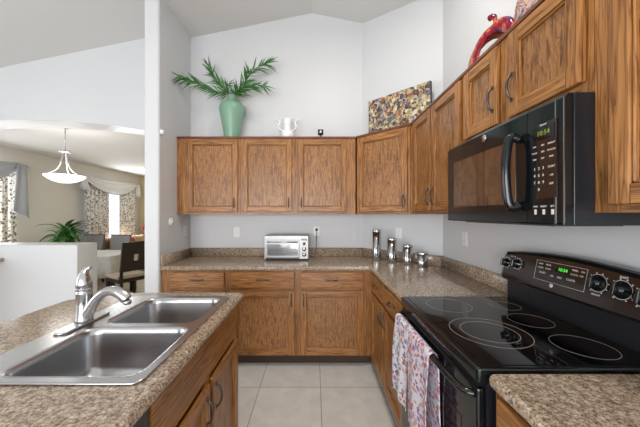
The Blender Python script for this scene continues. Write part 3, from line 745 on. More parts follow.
bm_tube(b, catmull([(hx, 0.0, mz1-0.10), (hx-0.004, -0.028, mz1-0.092), (hx-0.006, -0.040, mz1-0.13), (hx-0.008, -0.046, (mz0+mz1)/2), (hx-0.006, -0.040, mz0+0.10), (hx-0.004, -0.028, mz0+0.062), (hx, 0.0, mz0+0.07)], 5), 0.0145, 14, flat=1.1)
obj('handle', b, 'blackgloss', md_)
b = B(); bm_lathe(b, [(0.0165, 0), (0.0165, -0.002), (0.0, -0.002)], 28, 0, (0, 0, 0), 'y'); em = obj('round_emblem', b, 'nickel', md_); em.location = (0.360, yface(0.36)-0.0005, mz1-0.036)
cp = obj('control_panel', bowed(0.605, Wm, mz0+0.002, mz1-0.002, 0, 0.034, 8), 'blackgloss', t)
box_obj('keypad', 0.619, 0.722, -0.0008+yface(0.66), 0.008+yface(0.66), mz0+0.09, mz1-0.07, 'panelbrown', cp)
ky = yface(0.66)-0.0012
for k, x in enumerate((Wm-0.034, Wm-0.006)): box_obj('edge_strip', x, x+0.004, -0.002+yface(x), 0.02, mz0+0.004, mz1-0.012, 'chromeband', cp)
box_obj('display', 0.626, 0.715, ky-0.0008, ky, mz1-0.125, mz1-0.082, 'blackglass', cp)
TM = (R(90), 0, 0)
text('clock_digits', '10:54', 0.024, (0.672, ky-0.0012, mz1-0.104), TM, 'led_dim', cp)
text('lettering', 'Sensor', 0.010, (0.672, ky-0.0006, mz1-0.076), TM, 'white_print', cp)
for r_, row in enumerate((('POP', 'BEV', 'REHEAT'), ('COOK', 'VEG', 'POTATO'), ('TIME', 'DEF', 'PWR'))):
    for k, s_ in enumerate(row): text('lettering', s_, 0.0075, (0.636+k*0.034, ky-0.0006, mz1-0.145-r_*0.022), TM, 'white_print', cp)
for k, s_ in enumerate('123456789'): text('lettering', s_, 0.014, (0.636+(k % 3)*0.018, ky-0.0006, mz1-0.222-(k//3)*0.024), TM, 'white_print', cp)
text('lettering', '0', 0.014, (0.654, ky-0.0006, mz1-0.294), TM, 'white_print', cp)
for k, s_ in enumerate(('START', '+30', 'OFF')): text('lettering', s_, 0.009, (0.704, ky-0.0006, mz1-0.222-k*0.028), TM, 'white_print', cp)
for k, s_ in enumerate(('FAN', 'LIGHT', 'SET')):
    text('lettering', s_, 0.009, (0.640+k*0.034, yface(0.64)-0.0012, mz0+0.062), TM, 'white_print', cp)
    box_obj('button', 0.636+k*0.034, 0.644+k*0.034, yface(0.64)-0.0016, yface(0.64)+0.001, mz0+0.035, mz0+0.052, 'white_print', cp)
box_obj('underside_vent', 0.10, 0.65, 0.06, 0.30, mz0-0.006, mz0-0.0005, 'bronze', t)

# ------------------------------------------------------------------ toaster oven
tx0, tx1, ty0, tz0 = -0.532, -0.062, 2.905, CT+0.002
t = thing('toaster_oven', 'stainless toaster oven on the back counter', 'toaster oven', (tx0, ty0, tz0))
tw = tx1-tx0; th = 0.262; td = 0.245
b = B(); bm_box(b, 0, tw, 0.012, td, 0.012, th, 0, 0.008); obj('casing', b, 'steel_x', t)
b = B(); bm_box(b, 0.002, tw-0.002, 0, 0.0115, 0.012, th-0.002, 0, 0.003); fp = obj('front_panel', b, 'steel_x', t)
b = B(); bm_box(b, 0.018, 0.372, -0.012, -0.0005, 0.030, 0.215, 0, 0.003); dd = obj('door', b, 'steel_x', t)
q = NT('toaster_window'); q.set(Base_Color=(0.34, 0.35, 0.36, 1), Roughness=0.08, Metallic=0.55); M['twin'] = q.m
box_obj('window', 0.034, 0.358, -0.0135, -0.0122, 0.050, 0.170, 'twin', dd)
b = B()
for z in (0.085, 0.115): bm_tube(b, [(0.036, -0.0142, z), (0.356, -0.0142, z)], 0.0014, 6)
obj('rack', b, 'chromeband', dd)
b = B(); bm_tube(b, [(0.040, -0.012, 0.192), (0.040, -0.036, 0.194), (0.352, -0.036, 0.194), (0.352, -0.012, 0.192)], 0.0065, 10); obj('handle', b, 'nickel', dd)
box_obj('crumb_strip', 0.018, 0.372, -0.006, -0.0005, 0.013, 0.028, 'blacksatin', t)
box_obj('display', 0.390, 0.456, -0.003, -0.0004, 0.208, 0.228, 'blackglass', t)
for z in (0.175, 0.118, 0.060):
    b = B(); rk = 0.020 if z < 0.15 else 0.014
    bm_lathe(b, [(rk*1.15, 0), (rk*1.15, -0.004), (rk, -0.005), (rk*0.9, -0.018), (0, -0.018)], 20, 0, (0.423, -0.0006, z), 'y')
    obj('knob', b, 'bronze' if z > 0.15 else 'nickel', t)
for x in (0.03, tw-0.03):
    for y in (0.03, td-0.03): 
        b = B(); bm_lathe(b, [(0.010, 0), (0.012, 0.012)], 12, 0, (x, y, 0)); obj('foot', b, 'blacksatin', t)
# its cord and plug
t = thing('power_cord', 'black cord rising from the toaster oven to the wall outlet', 'cord', (0, 0, 0))
b = B(); bm_tube(b, catmull([(-0.058, 3.06, CT+0.035), (-0.02, 3.05, CT+0.010), (0.005, 3.06, CT+0.035), (0.018, 3.12, CT+0.11), (0.022, 3.17, 1.19), (0.024, 3.178, 1.262)], 6), 0.0035, 8); obj('cable', b, 'blacksatin', t)
b = B(); bm_lathe(b, [(0.013, 0.0), (0.016, -0.006), (0.012, -0.028), (0.0, -0.028)], 14, 0, (0.024, 3.200, 1.265), 'y'); obj('plug', b, 'blacksatin', t)
def outlet(label, loc, rz, name='wall_outlet', cat='outlet'):
    t = thing(name, label, cat, loc, rz)
    b = B(); bm_box(b, -0.036, 0.036, -0.006, -0.0005, -0.058, 0.058, 0, 0.003); obj('cover_plate', b, 'white', t)
    for z in (-0.021, 0.021):
        b = B(); bm_box(b, -0.017, 0.017, -0.0085, -0.0062, z-0.014, z+0.014, 0, 0.001); s = obj('socket', b, 'trim', t)
        b = B(); bm_box(b, -0.008, -0.006, -0.0092, -0.0086, z-0.004, z+0.006); bm_box(b, 0.006, 0.008, -0.0092, -0.0086, z-0.004, z+0.006); obj('slots', b, 'blacksatin', s)
    return t
outlet('white outlet on the back wall left of the toaster oven', (-0.905, YB, 1.235), 0)
outlet('white outlet behind the plug of the toaster oven', (0.024, YB, 1.245), 0)
outlet('white outlet on the right wall between the canisters and the range', (XR, 2.19, 1.245), R(-90))
outlet('cream outlet on the left wall close to the back corner', (XL, 3.07, 1.26), R(90))
outlet('white outlet on the diagonal wall behind the second canister', (0.885, 2.885, 1.245), R(-45))
t = thing('round_dial', 'round white dial plate on the left kitchen wall', 'dial', (XL, 2.77, 1.365), R(90))
b = B(); bm_lathe(b, [(0.045, -0.0005), (0.045, -0.010), (0.040, -0.013), (0.020, -0.014), (0.018, -0.022), (0, -0.022)], 28, 0, (0, 0, 0), 'y'); obj('plate', b, 'white', t)
b = B(); bm_lathe(b, [(0.020, -0.0005), (0.023, -0.010), (0.021, -0.026), (0.012, -0.034), (0, -0.036)], 24, 0, (0, 0, 0), 'y')
o = obj('wall_sensor', b, 'white_ceramic'); tag(o, 'small round white sensor high on the end of the left wall', 'sensor'); o.location = (XL, 2.585, 2.215); o.rotation_euler = (0, 0, R(90))

# ------------------------------------------------------------------ canisters
names = ['tallest steel canister, farthest left in the corner', 'second tallest steel canister, beside the tallest one', 'second shortest steel canister in the row of four', 'shortest steel canister, nearest the range']
for (x, y, h, r_), lab in zip(((0.655, 2.895, 0.325, 0.0455), (0.785, 2.78, 0.248, 0.0455), (0.905, 2.67, 0.190, 0.0465), (1.010, 2.575, 0.132, 0.048)), names):
    t = thing('canister', lab, 'canister', (x, y, CT+0.001), 0, 'steel canisters in the counter corner')
    b = B(); bm_lathe(b, [(r_*0.97, 0), (r_, 0.003), (r_, h-0.024)], 36); bd = obj('body', b, 'steel_z', t)
    # clear vertical window strip toward the room
    b = B(); n = 6; a0 = R(250); rows = []
    for i in range(n+1):
        a = R(262)+R(16)*i/n-R(8)
        rows.append([b.verts.new(((r_+0.0006)*math.cos(a), (r_+0.0006)*math.sin(a), z)) for z in (h*0.16, h*0.78)])
    for r0, r1 in zip(rows, rows[1:]): b.faces.new((r0[0], r0[1], r1[1], r1[0]))
    o = obj('window_strip', b, 'blackglass', bd); m_ = o.modifiers.new('thick', 'SOLIDIFY'); m_.thickness = 0.001; m_.offset = 1
    b = B(); bm_lathe(b, [(r_*1.01, h-0.0235), (r_*1.03, h-0.020), (r_*1.03, h-0.004), (r_*0.98, h), (0, h)], 36); obj('lid', b, 'steel_z', t)

# ------------------------------------------------------------------ decor on the wall cabinets
TOPZ = UT+0.0202
vx, vy = -0.915, 3.045
prof = [(0.079, 0.001), (0.082, 0.006), (0.088, 0.08), (0.104, 0.17), (0.124, 0.27), (0.135, 0.335), (0.134, 0.365), (0.120, 0.398), (0.085, 0.420), (0.052, 0.432), (0.043, 0.446), (0.046, 0.462), (0.064, 0.482), (0.066, 0.487), (0.058, 0.486), (0.040, 0.462), (0.036, 0.446), (0.045, 0.430), (0.075, 0.412)]
b = B(); bm_lathe(b, prof, 48); o = obj('vase', b, 'vase'); tag(o, 'sea-green glass vase on top of the left wall cabinets', 'vase'); o.location = (vx, vy, TOPZ)
def P3(x, y, D): return Vector(((x-314.5)*D/275, D, CAM_Z+(215-y)*D/275))
def frond(label, pts, seed, n=46, L=0.11):
    n = int(n*1.35); LL = 1.55
    rnd = random.Random(seed); cr = catmull(pts, 8); b = B()
    k = len(cr); bm_tube(b, cr, [0.0042-0.003*i/(k-1) for i in range(k)], 6)
    st = obj('palm_frond', b, 'stem'); tag(st, label, 'artificial frond', 'artificial fronds in the green vase')
    b = B()
    for i in range(n):
        s = 0.28+0.72*i/(n-1); f = s*(k-1); i0 = min(int(f), k-2); p = cr[i0].lerp(cr[i0+1], f-i0)
        d = (cr[i0+1]-cr[i0]).normalized(); a, c = frame_of(d)
        ang = rnd.uniform(0, 2*PI); side = a*math.cos(ang)+c*math.sin(ang)*0.6
        dirn = (d*rnd.uniform(0.55, 1.0)+side*rnd.uniform(0.5, 1.15)); dirn.normalize()
        ln = L*LL*rnd.uniform(0.6, 1.15)*(1-0.2*s); wv = dirn.cross(Vector((0, 1, 0)) + side*0.3).normalized()*ln*0.046
        prev = None; q_ = p.copy(); dr_ = dirn.copy(); vs = []
        for j in range(5):
            t_ = j/4; ww = [0.35, 1.0, 0.85, 0.5, 0.02][j]
            vs.append((b.verts.new(q_+wv*ww), b.verts.new(q_-wv*ww))); dr_ = (dr_+Vector((0, 0, -0.10))).normalized(); q_ = q_+dr_*ln/4
            q_.y = min(q_.y, YB-0.012); q_.x = max(q_.x, XL+0.012)
        for (a0, a1), (b0, b1) in zip(vs, vs[1:]): b.faces.new((a0, a1, b1, b0)).smooth = True
    lf = obj('leaves', b, 'leaf', st); return st
neck = Vector((vx, vy, TOPZ+0.43))
V = Vector
frond('green frond arching far left out of the vase', [neck, neck+V((-0.03, 0, 0.06)), P3(211, 90, 2.98), P3(193, 81, 2.92), P3(179, 77, 2.84)], 1, 60, 0.115)
frond('upright green frond leaning left in the vase', [neck, neck+V((-0.02, 0, 0.06)), P3(220, 84, 3.05), P3(213, 75, 3.05), P3(209, 66, 3.05)], 2, 54, 0.11)
frond('shortest green frond in the middle of the vase', [neck, neck+V((-0.005, -0.01, 0.05)), P3(226, 90, 2.98), P3(229, 84, 2.95)], 3, 26, 0.09)
frond('tall green frond leaning right out of the vase', [neck, neck+V((0.02, 0, 0.05)), P3(243, 86, 3.03), P3(253, 71, 3.02), P3(267, 63, 3.0)], 4, 64, 0.125)
frond('low drooping green frond on the right of the vase', [neck, neck+V((0.025, -0.02, 0.045)), P3(241, 90, 2.95), P3(252, 85, 2.9), P3(264, 86, 2.86)], 5, 48, 0.105)
# white two-handled vase
t = thing('ceramic_vase', 'white ceramic vase with curled leaf handles on the wall cabinets', 'vase', (-0.300, 3.05, TOPZ))
b = B(); bm_lathe(b, [(0.045, 0.001), (0.060, 0.012), (0.078, 0.055), (0.070, 0.095), (0.042, 0.118), (0.038, 0.160), (0.050, 0.215), (0.058, 0.238), (0.048, 0.236), (0.030, 0.16), (0.03, 0.12)], 36); obj('body', b, 'white_ceramic', t)
for s in (-1, 1):
    b = B(); bm_tube(b, catmull([(s*0.048, 0, 0.112), (s*0.085, 0, 0.125), (s*0.100, 0, 0.160), (s*0.085, 0, 0.195), (s*0.105, 0, 0.222), (s*0.135, 0, 0.232)], 5), [0.010+0.010*math.sin(PI*i/25) for i in range(26)], 10, flat=0.6); obj('handle', b, 'white_ceramic', t)
# small black camera
t = thing('security_camera', 'tiny black cube camera on top of the wall cabinets', 'camera', (0.065, 2.92, TOPZ+0.001))
b = B(); bm_lathe(b, [(0.022, 0), (0.022, 0.006), (0.006, 0.010), (0.006, 0.024)], 20); obj('base', b, 'blacksatin', t)
b = B(); bm_box(b, -0.029, 0.029, -0.022, 0.022, 0.0245, 0.082, 0, 0.008); bd = obj('housing', b, 'blackgloss', t)
b = B(); bm_lathe(b, [(0.014, -0.0225), (0.014, -0.027), (0.009, -0.027), (0.006, -0.024), (0, -0.024)], 20, 0, (0, 0, 0.054), 'y'); obj('lens', b, 'chromeband', bd)
# canvas on the corner cabinet
t = thing('canvas_picture', 'wide canvas print of muted brown and cream shapes above the corner cabinet', 'picture', (0.592, 3.008, TOPZ+0.001), R(-45))
b = B(); cw, ch = 0.672, 0.415; bm_box(b, 0, cw, 0, 0.035, 0, ch); bmesh.ops.recalc_face_normals(b, faces=b.faces)
for f in b.faces: f.material_index = 0 if f.normal.y < -0.5 else 1
o = obj('canvas', b, ['canvas_print', 'canvas_edge'], t); o.rotation_euler = (0, 0, 0)
# painted apple-shaped glass ring and veined platter on the right wall cabinets
def ring_art(parent, name, mat, cy, cz, ry, rz, band, x=0.0, thick=0.022, n=56, notch=0.03):
    b = B(); rings = []
    for i in range(n):
        a = 2*PI*i/n; nt = 1-notch*math.exp(-((a-PI/2)/0.28)**2)*2.2
        ro = (ry*nt, rz*nt); ri = (ry-band, rz-band)
        c, s = math.cos(a), math.sin(a)
        pts = []
        for k in range(8):
            g = 2*PI*k/8; m_ = (1+math.cos(g))/2
            rr_y = ri[0]+(ro[0]-ri[0])*m_; rr_z = ri[1]+(ro[1]-ri[1])*m_
            pts.append(b.verts.new((x+math.sin(g)*thick/2, cy+rr_y*c, cz+rr_z*s)))
        rings.append(pts)
    for r0, r1 in zip(rings, rings[1:]+rings[:1]):
        for k in range(8): b.faces.new((r0[k], r0[(k+1) % 8], r1[(k+1) % 8], r1[k])).smooth = True
    return obj(name, b, mat, parent)
t = thing('apple_ornament', 'red and orange apple-shaped glass ornament on the right wall cabinets', 'ornament', (1.055, 1.625, TOPZ+0.001), R(8))
ro_ = 0.185
ring_art(t, 'red_ring', 'art_red', -0.012, 0.150, 0.172, 0.147, 0.072, -0.02)
ring_art(t, 'orange_ring', 'art_orange', 0.065, 0.153, 0.178, 0.150, 0.068, 0.02)
b = B(); bm_tube(b, catmull([(-0.02, -0.04, 0.275), (-0.02, -0.036, 0.315), (-0.02, -0.02, 0.332), (-0.02, 0.0, 0.337)], 4), [0.010+0.008*i/12 for i in range(13)], 10); obj('stem', b, 'art_red', t)
t = thing('platter', 'round veined glass platter leaning on the wall beside the apple ornament', 'platter', (1.150, 1.295, TOPZ+0.001), 0)
b = B(); bm_lathe(b, [(0.0, 0.0), (0.12, 0.0), (0.20, -0.014), (0.25, -0.030), (0.252, -0.026), (0.20, -0.006), (0.12, 0.010), (0.0, 0.010)], 48, 0, (0, 0, 0.252), 'x'); o = obj('dish', b, 'art_vein', t)

# ------------------------------------------------------------------ ceiling light of the kitchen
lx, ly = 0.28, 1.45
t = thing('ceiling_light', 'flush white ceiling light above the kitchen floor', 'light', (lx, ly, ceil_z(lx)))
b = B(); bm_lathe(b, [(0.19, -0.002), (0.20, -0.045), (0.19, -0.06), (0.17, -0.06)], 36); obj('rim', b, 'nickel', t)
b = B(); bm_lathe(b, [(0.17, -0.058), (0.14, -0.088), (0.08, -0.105), (0.0, -0.11)], 36); obj('diffuser', b, 'diffuser', t)
d = bpy.data.lights.new('ceiling_lamp', 'AREA'); d.shape = 'DISK'; d.size = 0.22; d.energy = 24; d.color = (1.0, 0.95, 0.88)
o = bpy.data.objects.new('ceiling_lamp', d); C.objects.link(o); o.location = (lx, ly, ceil_z(lx)-0.125)

# ------------------------------------------------------------------ dining room
PD = (-3.255, 3.59)
t = thing('pendant_light', 'white glass bowl pendant hanging in the dining room', 'light', (PD[0], PD[1], 1.94))
zc_ = DZC-1.94
b = B(); bm_lathe(b, [(0.0, zc_-0.001), (0.065, zc_-0.002), (0.06, zc_-0.03), (0.012, zc_-0.04)], 24); obj('canopy', b, 'nickel', t)
b = B(); bm_tube(b, [(0, 0, 0.340), (0, 0, zc_-0.035)], 0.006, 8); obj('rod', b, 'nickel', t)
b = B(); bm_lathe(b, [(0.0, 0.345), (0.045, 0.335), (0.066, 0.318), (0.062, 0.310), (0.02, 0.305), (0.0, 0.305)], 28); obj('cap', b, 'nickel', t)
for k in range(3):
    a = R(90+120*k+25); b = B()
    bm_tube(b, catmull([(0.025*math.cos(a), 0.025*math.sin(a), 0.304), (0.045*math.cos(a), 0.045*math.sin(a), 0.18), (0.09*math.cos(a), 0.09*math.sin(a), 0.08), (0.190*math.cos(a), 0.190*math.sin(a), 0.008)], 5), 0.007, 8); obj('arm', b, 'nickel', t)
b = B(); bm_lathe(b, [(q_[0]*0.61, q_[1]*0.85) for q_ in [(0.345, 0.012), (0.345, -0.002), (0.29, -0.040), (0.20, -0.078), (0.10, -0.10), (0.0, -0.105), (0.0, -0.098), (0.10, -0.092), (0.20, -0.07), (0.29, -0.032), (0.335, 0.012)]], 48); obj('bowl', b, 'bowl', t)
d = bpy.data.lights.new('pendant_lamp', 'POINT'); d.energy = 9; d.shadow_soft_size = 0.15; d.color = (1.0, 0.95, 0.9)
o = bpy.data.objects.new('pendant_lamp', d); C.objects.link(o); o.location = (PD[0], PD[1], 2.05)

def curtain(label, x, y0, y1, z0, z1, mat, folds, seed=0, name='curtain'):
    b = B(); n = folds*8; rows = []
    for i in range(n+1):
        u = i/n; y = y0+(y1-y0)*u
        rows.append([b.verts.new((x+0.030*math.sin(2*PI*folds*u+seed)*(0.7+0.3*v), y, z1+(z0-z1)*v)) for v in (0, 0.25, 0.5, 0.75, 1)])
    for r0, r1 in zip(rows, rows[1:]):
        for k in range(4): b.faces.new((r0[k], r0[k+1], r1[k+1], r1[k])).smooth = True
    o = obj(name, b, mat); tag(o, label, 'curtain'); m_ = o.modifiers.new('thick', 'SOLIDIFY'); m_.thickness = 0.003; return o
def rod(label, x, y0, y1, z):
    t = thing('curtain_rod', label, 'curtain rod', (x, 0, z))
    b = B(); bm_tube(b, [(0, y0, 0), (0, y1, 0)], 0.012, 10); obj('bar', b, 'nickel', t)
    for y in (y0, y1):
        b = B(); bm_lathe(b, [(0.0, -0.03), (0.02, -0.022), (0.03, 0), (0.02, 0.022), (0.0, 0.03)], 14, 0, (0, y, 0), 'y'); obj('finial', b, 'nickel', t)
        b = B(); bm_box(b, -(x-DX)+0.001, -0.013, y+(0.05 if y == y0 else -0.07), y+(0.07 if y == y0 else -0.05), -0.008, 0.008); obj('bracket', b, 'nickel', t)
def swag(label, x, y0, y1, z, drop, mat, tails=(0, 0), seed=0):
    b = B(); rows = []; n = 28; m_ = 8
    for i in range(n+1):
        u = i/n; sag = 1-(2*u-1)**2; row = []
        for j in range(m_+1):
            v = j/m_; zz = z+0.02-v*(0.10+drop*sag)-0.04*sag*(1-v)
            xx = x+0.035+0.03*sag*v+0.014*math.sin(v*m_*1.9)
            row.append(b.verts.new((xx, y0+(y1-y0)*u, zz)))
        rows.append(row)
    for r0, r1 in zip(rows, rows[1:]):
        for k in range(m_): b.faces.new((r0[k], r0[k+1], r1[k+1], r1[k])).smooth = True
    for (yy, ln, sgn) in ((y0, tails[0], -1), (y1, tails[1], 1)):
        if ln <= 0: continue
        rows = []
        for i in range(13):
            u = i/12; row = []
            for v in (0, 0.33, 0.66, 1): row.append(b.verts.new((x+0.055+0.018*math.sin(u*9+v*2), yy+(u-0.5)*(0.16+0.14*v)+0.03*sgn, z-0.01-v*ln*(0.85+0.15*u))))
            rows.append(row)
        for r0, r1 in zip(rows, rows[1:]):
            for k in range(3): b.faces.new((r0[k], r0[k+1], r1[k+1], r1[k])).smooth = True
    o = obj('swag_valance', b, mat); tag(o, label, 'valance'); s_ = o.modifiers.new('thick', 'SOLIDIFY'); s_.thickness = 0.003; return o
rx = DX+0.10
rod('curtain rod of the left dining window', rx, 3.55, 4.96, 2.30)
rod('curtain rod of the farther dining window', rx, 6.12, 8.06, 2.30)
curtain('brown and white patterned curtain at the left edge behind the half wall', rx, 4.05, 4.80, 0.10, 2.27, 'curtain_warm', 6)
curtain('grey patterned curtain left of the bright gap of the farther window', rx, 6.20, 6.93, 0.10, 2.27, 'curtain', 6, 1)
curtain('grey patterned curtain right of the bright gap of the farther window', rx, 7.30, 7.95, 0.10, 2.27, 'curtain', 4, 2)
swag('grey silk swag with a long tail on the left dining window', rx, 3.55, 4.80, 2.33, 0.30, 'swag_grey', (0, 0.95))
swag('white sheer swag draped over the farther dining window', rx, 6.18, 8.0, 2.33, 0.30, 'sheer', (0.35, 0.40))

# dining table with cloth
tb = (-4.15, 4.86)
t = thing('dining_table', 'dark dining table hidden under the ivory cloth', 'table', (tb[0], tb[1], 0), R(4))
box_obj('tabletop', -0.80, 0.80, -0.40, 0.40, 0.725, 0.755, 'dark_wood', t, 0.004)
for x in (-0.72, 0.72):
    for y in (-0.33, 0.33): box_obj('leg', x-0.04, x+0.04, y-0.04, y+0.04, 0.001, 0.7245, 'dark_wood', t, 0.004)
b = B(); n = 120; per = []
base_ = rr(-0.81, 0.81, -0.41, 0.41, 0.05, 4)
# resample the outline
L_ = [0]; 
for i in range(len(base_)): L_.append(L_[-1]+(Vector(base_[(i+1) % len(base_)])-Vector(base_[i])).length)
for k in range(n):
    s = L_[-1]*k/n; i = max(j for j in range(len(base_)) if L_[j] <= s+1e-9); f = (s-L_[i])/max(L_[i+1]-L_[i], 1e-9)
    per.append(Vector(base_[i]).lerp(Vector(base_[(i+1) % len(base_)]), f))
rings = []
for v in (0, 0.03, 0.35, 0.7, 1.0):
    ring = []
    for k, p in enumerate(per):
        out = p.normalized()*(0.004+v*(0.035+0.028*math.sin(k*2*PI/n*15)))
        ring.append(b.verts.new((p.x+out.x, p.y+out.y, 0.760-v*0.36)))
    rings.append(ring)
for r0, r1 in zip(rings, rings[1:]):
    for k in range(n): b.faces.new((r0[k], r0[(k+1) % n], r1[(k+1) % n], r1[k])).smooth = True
b.faces.new(rings[0]); o = obj('tablecloth', b, 'cloth'); tag(o, 'ivory tablecloth covering the dining table', 'tablecloth'); o.location = (tb[0], tb[1], 0); o.rotation_euler = (0, 0, R(4))
o.modifiers.new('thick', 'SOLIDIFY').thickness = 0.002

def chair(label, loc, rz, kind='dark', H=1.0):
    t = thing('dining_chair', label, 'chair', (loc[0], loc[1], 0.001), rz)   # faces local +y
    frm = {'dark': 'dark_wood', 'grey': 'dark_wood', 'red': 'red_wood'}[kind]
    for x in (-0.19, 0.19):
        box_obj('leg', x-0.02, x+0.02, 0.17, 0.21, 0, 0.42, frm, t, 0.004)
        b = B(); bm_tube(b, [(x, -0.25, 0), (x, -0.215, 0.25), (x, -0.20, 0.45), (x, -0.225, 0.72), (x, -0.275, H-0.02)], 0.026, 4); obj('leg', b, frm, t)
    box_obj('seat_frame', -0.215, 0.215, -0.175, 0.225, 0.385, 0.44, frm, t, 0.004)
    b = B(); bm_box(b, -0.22, 0.22, -0.17, 0.235, 0.4405, 0.495, 0, 0.018, 3); obj('seat', b, 'beige_uph' if kind != 'grey' else 'grey_uph', t)
    b = B()
    def yb(z): return -0.200-(z-0.45)*0.13
    if kind == 'dark':
        zs_ = [0.56, 0.74, 0.84, H]
        def pl(x0, x1, z0, z1):
            v = [b.verts.new(p) for p in ((x0, yb(z0)-0.014, z0), (x1, yb(z0)-0.014, z0), (x1, yb(z0)+0.014, z0), (x0, yb(z0)+0.014, z0), (x0, yb(z1)-0.014, z1), (x1, yb(z1)-0.014, z1), (x1, yb(z1)+0.014, z1), (x0, yb(z1)+0.014, z1))]
            for f in ((0,3,2,1),(4,5,6,7),(0,1,5,4),(1,2,6,5),(2,3,7,6),(3,0,4,7)): b.faces.new([v[i] for i in f])
        pl(-0.215, 0.215, 0.56, 0.72); pl(-0.215, 0.215, 0.82, H); pl(-0.215, -0.035, 0.72, 0.82); pl(0.035, 0.215, 0.72, 0.82)
        obj('backrest', b, frm, t)
    else:
        rows = []
        for i in range(9):
            z = 0.52+(H-0.52)*i/8; y = yb(z)
            rows.append([b.verts.new(p) for p in ((-0.21, y-0.022, z), (0.21, y-0.022, z), (0.21, y+0.03, z), (-0.21, y+0.03, z))])
        for r0, r1 in zip(rows, rows[1:]):
            for k in range(4): b.faces.new((r0[k], r0[(k+1) % 4], r1[(k+1) % 4], r1[k]))
        b.faces.new(rows[0]); b.faces.new(rows[-1]); obj('backrest', b, 'grey_uph' if kind == 'grey' else frm, t)
        if kind == 'grey': box_obj('top_rail', -0.22, 0.22, yb(H)-0.025, yb(H)+0.033, H+0.0005, H+0.018, frm, t, 0.003)
    return t
chair('dark wooden dining chair with a square cut-out, beige seat', (-3.02, 4.45), R(60), 'dark', 1.02)
chair('grey upholstered dining chair behind the table, beside the plant', (-4.72, 5.64), R(180), 'grey', 1.0)
chair('grey upholstered dining chair behind the table, left of the dark chair', (-4.16, 5.64), R(177), 'grey', 1.0)
chair('reddish brown wooden chair at the left edge behind the half wall', (-4.88, 4.02), R(-8), 'red', 0.99)

# potted plant on the table
t = thing('potted_plant', 'leafy green potted plant on the dining table', 'plant', (-4.28, 4.72, 0.7635))
b = B(); bm_lathe(b, [(0.06, 0), (0.075, 0.01), (0.095, 0.13), (0.10, 0.14), (0.088, 0.14), (0.085, 0.12), (0.0, 0.12)], 24); obj('pot', b, 'cushion_tan', t)
rnd = random.Random(4)
b = B()
for i in range(95):
    a = rnd.uniform(0, 2*PI); r0 = rnd.uniform(0, 0.05); h0 = rnd.uniform(0.12, 0.42)
    p = V((r0*math.cos(a), r0*math.sin(a), h0)); el = rnd.uniform(0.2, 1.2); d = V((math.cos(a)*math.cos(el), math.sin(a)*math.cos(el), math.sin(el)))
    ln = rnd.uniform(0.24, 0.42); sd = d.cross(V((0, 0, 1))).normalized()*ln*0.12; vs = []
    for j in range(7):
        ww = [0.2, 0.8, 1, 0.9, 0.7, 0.4, 0.02][j]; dz = V((0, 0, ln*0.03*abs(ww)))
        vs.append((b.verts.new(p+sd*ww+dz), b.verts.new(p), b.verts.new(p-sd*ww+dz))); d = (d+V((0, 0, -0.24))).normalized(); p = p+d*ln/6
    for (a0, a1, a2), (c0, c1, c2) in zip(vs, vs[1:]):
        b.faces.new((a0, a1, c1, c0)).smooth = True; b.faces.new((a1, a2, c2, c1)).smooth = True
obj('foliage', b, 'leaf_pale', t)
b = B()
for i in range(5): bm_tube(b, [(0.02*math.cos(i*1.3), 0.02*math.sin(i*1.3), 0.115), (0.03*math.cos(i*1.3), 0.03*math.sin(i*1.3), 0.42)], 0.006, 6)
obj('stem', b, 'leaf_pale', t)

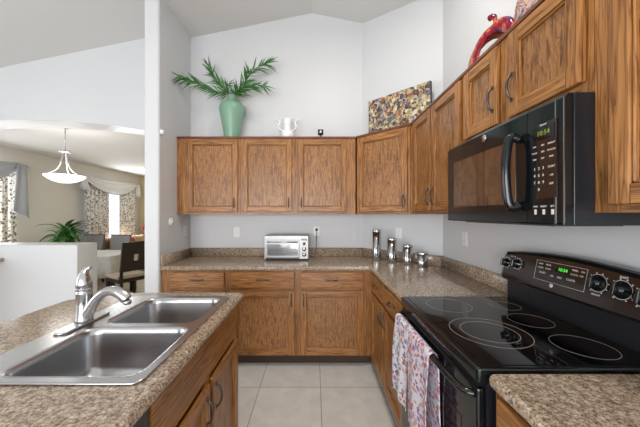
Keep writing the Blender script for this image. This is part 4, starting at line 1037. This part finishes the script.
# sofa with cushions behind the dining table
t = thing('sofa', 'tan sofa far back by the farther dining window', 'sofa', (-5.09, 7.02, 0.001), R(-90))
b = B(); bm_box(b, -0.7, 0.7, 0, 0.85, 0.06, 0.46, 0, 0.04, 3); obj('base', b, 'sofa', t)
for x in (-0.62, 0.62):
    for y in (0.06, 0.78): box_obj('foot', x-0.03, x+0.03, y-0.03, y+0.03, 0, 0.0595, 'dark_wood', t)
b = B(); bm_box(b, -0.7, 0.7, 0.002, 0.20, 0.462, 0.88, 0, 0.06, 3); obj('backrest', b, 'sofa', t)
for s in (-0.7, 0.54):
    b = B(); bm_box(b, s, s+0.16, 0.205, 0.85, 0.462, 0.64, 0, 0.05, 3); obj('armrest', b, 'sofa', t)
def cushion(label, loc, rz, mat, w_=0.42):
    b = B(); n = 12; g = [[None]*(n+1) for _ in range(n+1)]; g2 = [[None]*(n+1) for _ in range(n+1)]
    for i in range(n+1):
        for j in range(n+1):
            u, v = 2*i/n-1, 2*j/n-1; th_ = 0.075*((1-u**4)*(1-v**4))**0.5; pinch = 1-0.06*(1-abs(u*v))
            g[i][j] = b.verts.new((u*w_/2*pinch, -th_, (v*pinch+1)*w_/2)); g2[i][j] = b.verts.new((u*w_/2*pinch, th_, (v*pinch+1)*w_/2))
    for i in range(n):
        for j in range(n):
            for gg in (g, g2): b.faces.new((gg[i][j], gg[i+1][j], gg[i+1][j+1], gg[i][j+1])).smooth = True
    o = obj('cushion', b, mat, weld=True); tag(o, label, 'cushion', 'cushions on the sofa'); o.location = loc; o.rotation_euler = (R(-10), 0, R(-90)+rz+PI)
cushion('rust orange cushion nearest the viewer on the sofa, behind the grey chairs', (-4.72, 6.62, 0.475), R(3), 'cushion_orange', 0.42)
cushion('deep red cushion in the middle of the sofa', (-4.72, 7.06, 0.475), R(-3), 'flower_red', 0.41)
cushion('tan cushion at the far end of the sofa, above the dark chair', (-4.72, 7.50, 0.475), R(3), 'cushion_tan', 0.43)
# flower arrangement on a stand at the far wall
t = thing('side_table', 'small wooden side table at the far wall beside the pillar', 'side table', (-4.92, 8.03, 0.001))
b = B(); bm_lathe(b, [(0.0, 0.78), (0.20, 0.78), (0.20, 0.81), (0.0, 0.81)], 28); obj('tabletop', b, 'dark_wood', t)
b = B(); bm_lathe(b, [(0.13, 0.0), (0.12, 0.02), (0.025, 0.05), (0.02, 0.4), (0.03, 0.779)], 20); obj('pedestal', b, 'dark_wood', t)
t = thing('flower_arrangement', 'dusky red flowers in a pot at the far dining wall', 'flowers', (-4.92, 8.03, 0.8125))
b = B(); bm_lathe(b, [(0.05, 0), (0.075, 0.09), (0.05, 0.17), (0.06, 0.19), (0.0, 0.17)], 20); obj('pot', b, 'red_wood', t)
b = B(); rnd = random.Random(9)
for i in range(26):
    a = rnd.uniform(0, 2*PI); r_ = rnd.uniform(0, 0.12); z = 0.24+rnd.uniform(0, 0.18)-r_*0.5
    bmesh.ops.create_icosphere(b, subdivisions=1, radius=rnd.uniform(0.022, 0.04), matrix=Matrix.Translation((r_*math.cos(a), r_*math.sin(a), z)))
obj('blossoms', b, 'flower_red', t)
b = B()
for i in range(10):
    a = i*0.63; bm_tube(b, [(0, 0, 0.16), (0.08*math.cos(a), 0.08*math.sin(a), 0.32)], 0.004, 5)
obj('stems', b, 'leaf_pale', t)
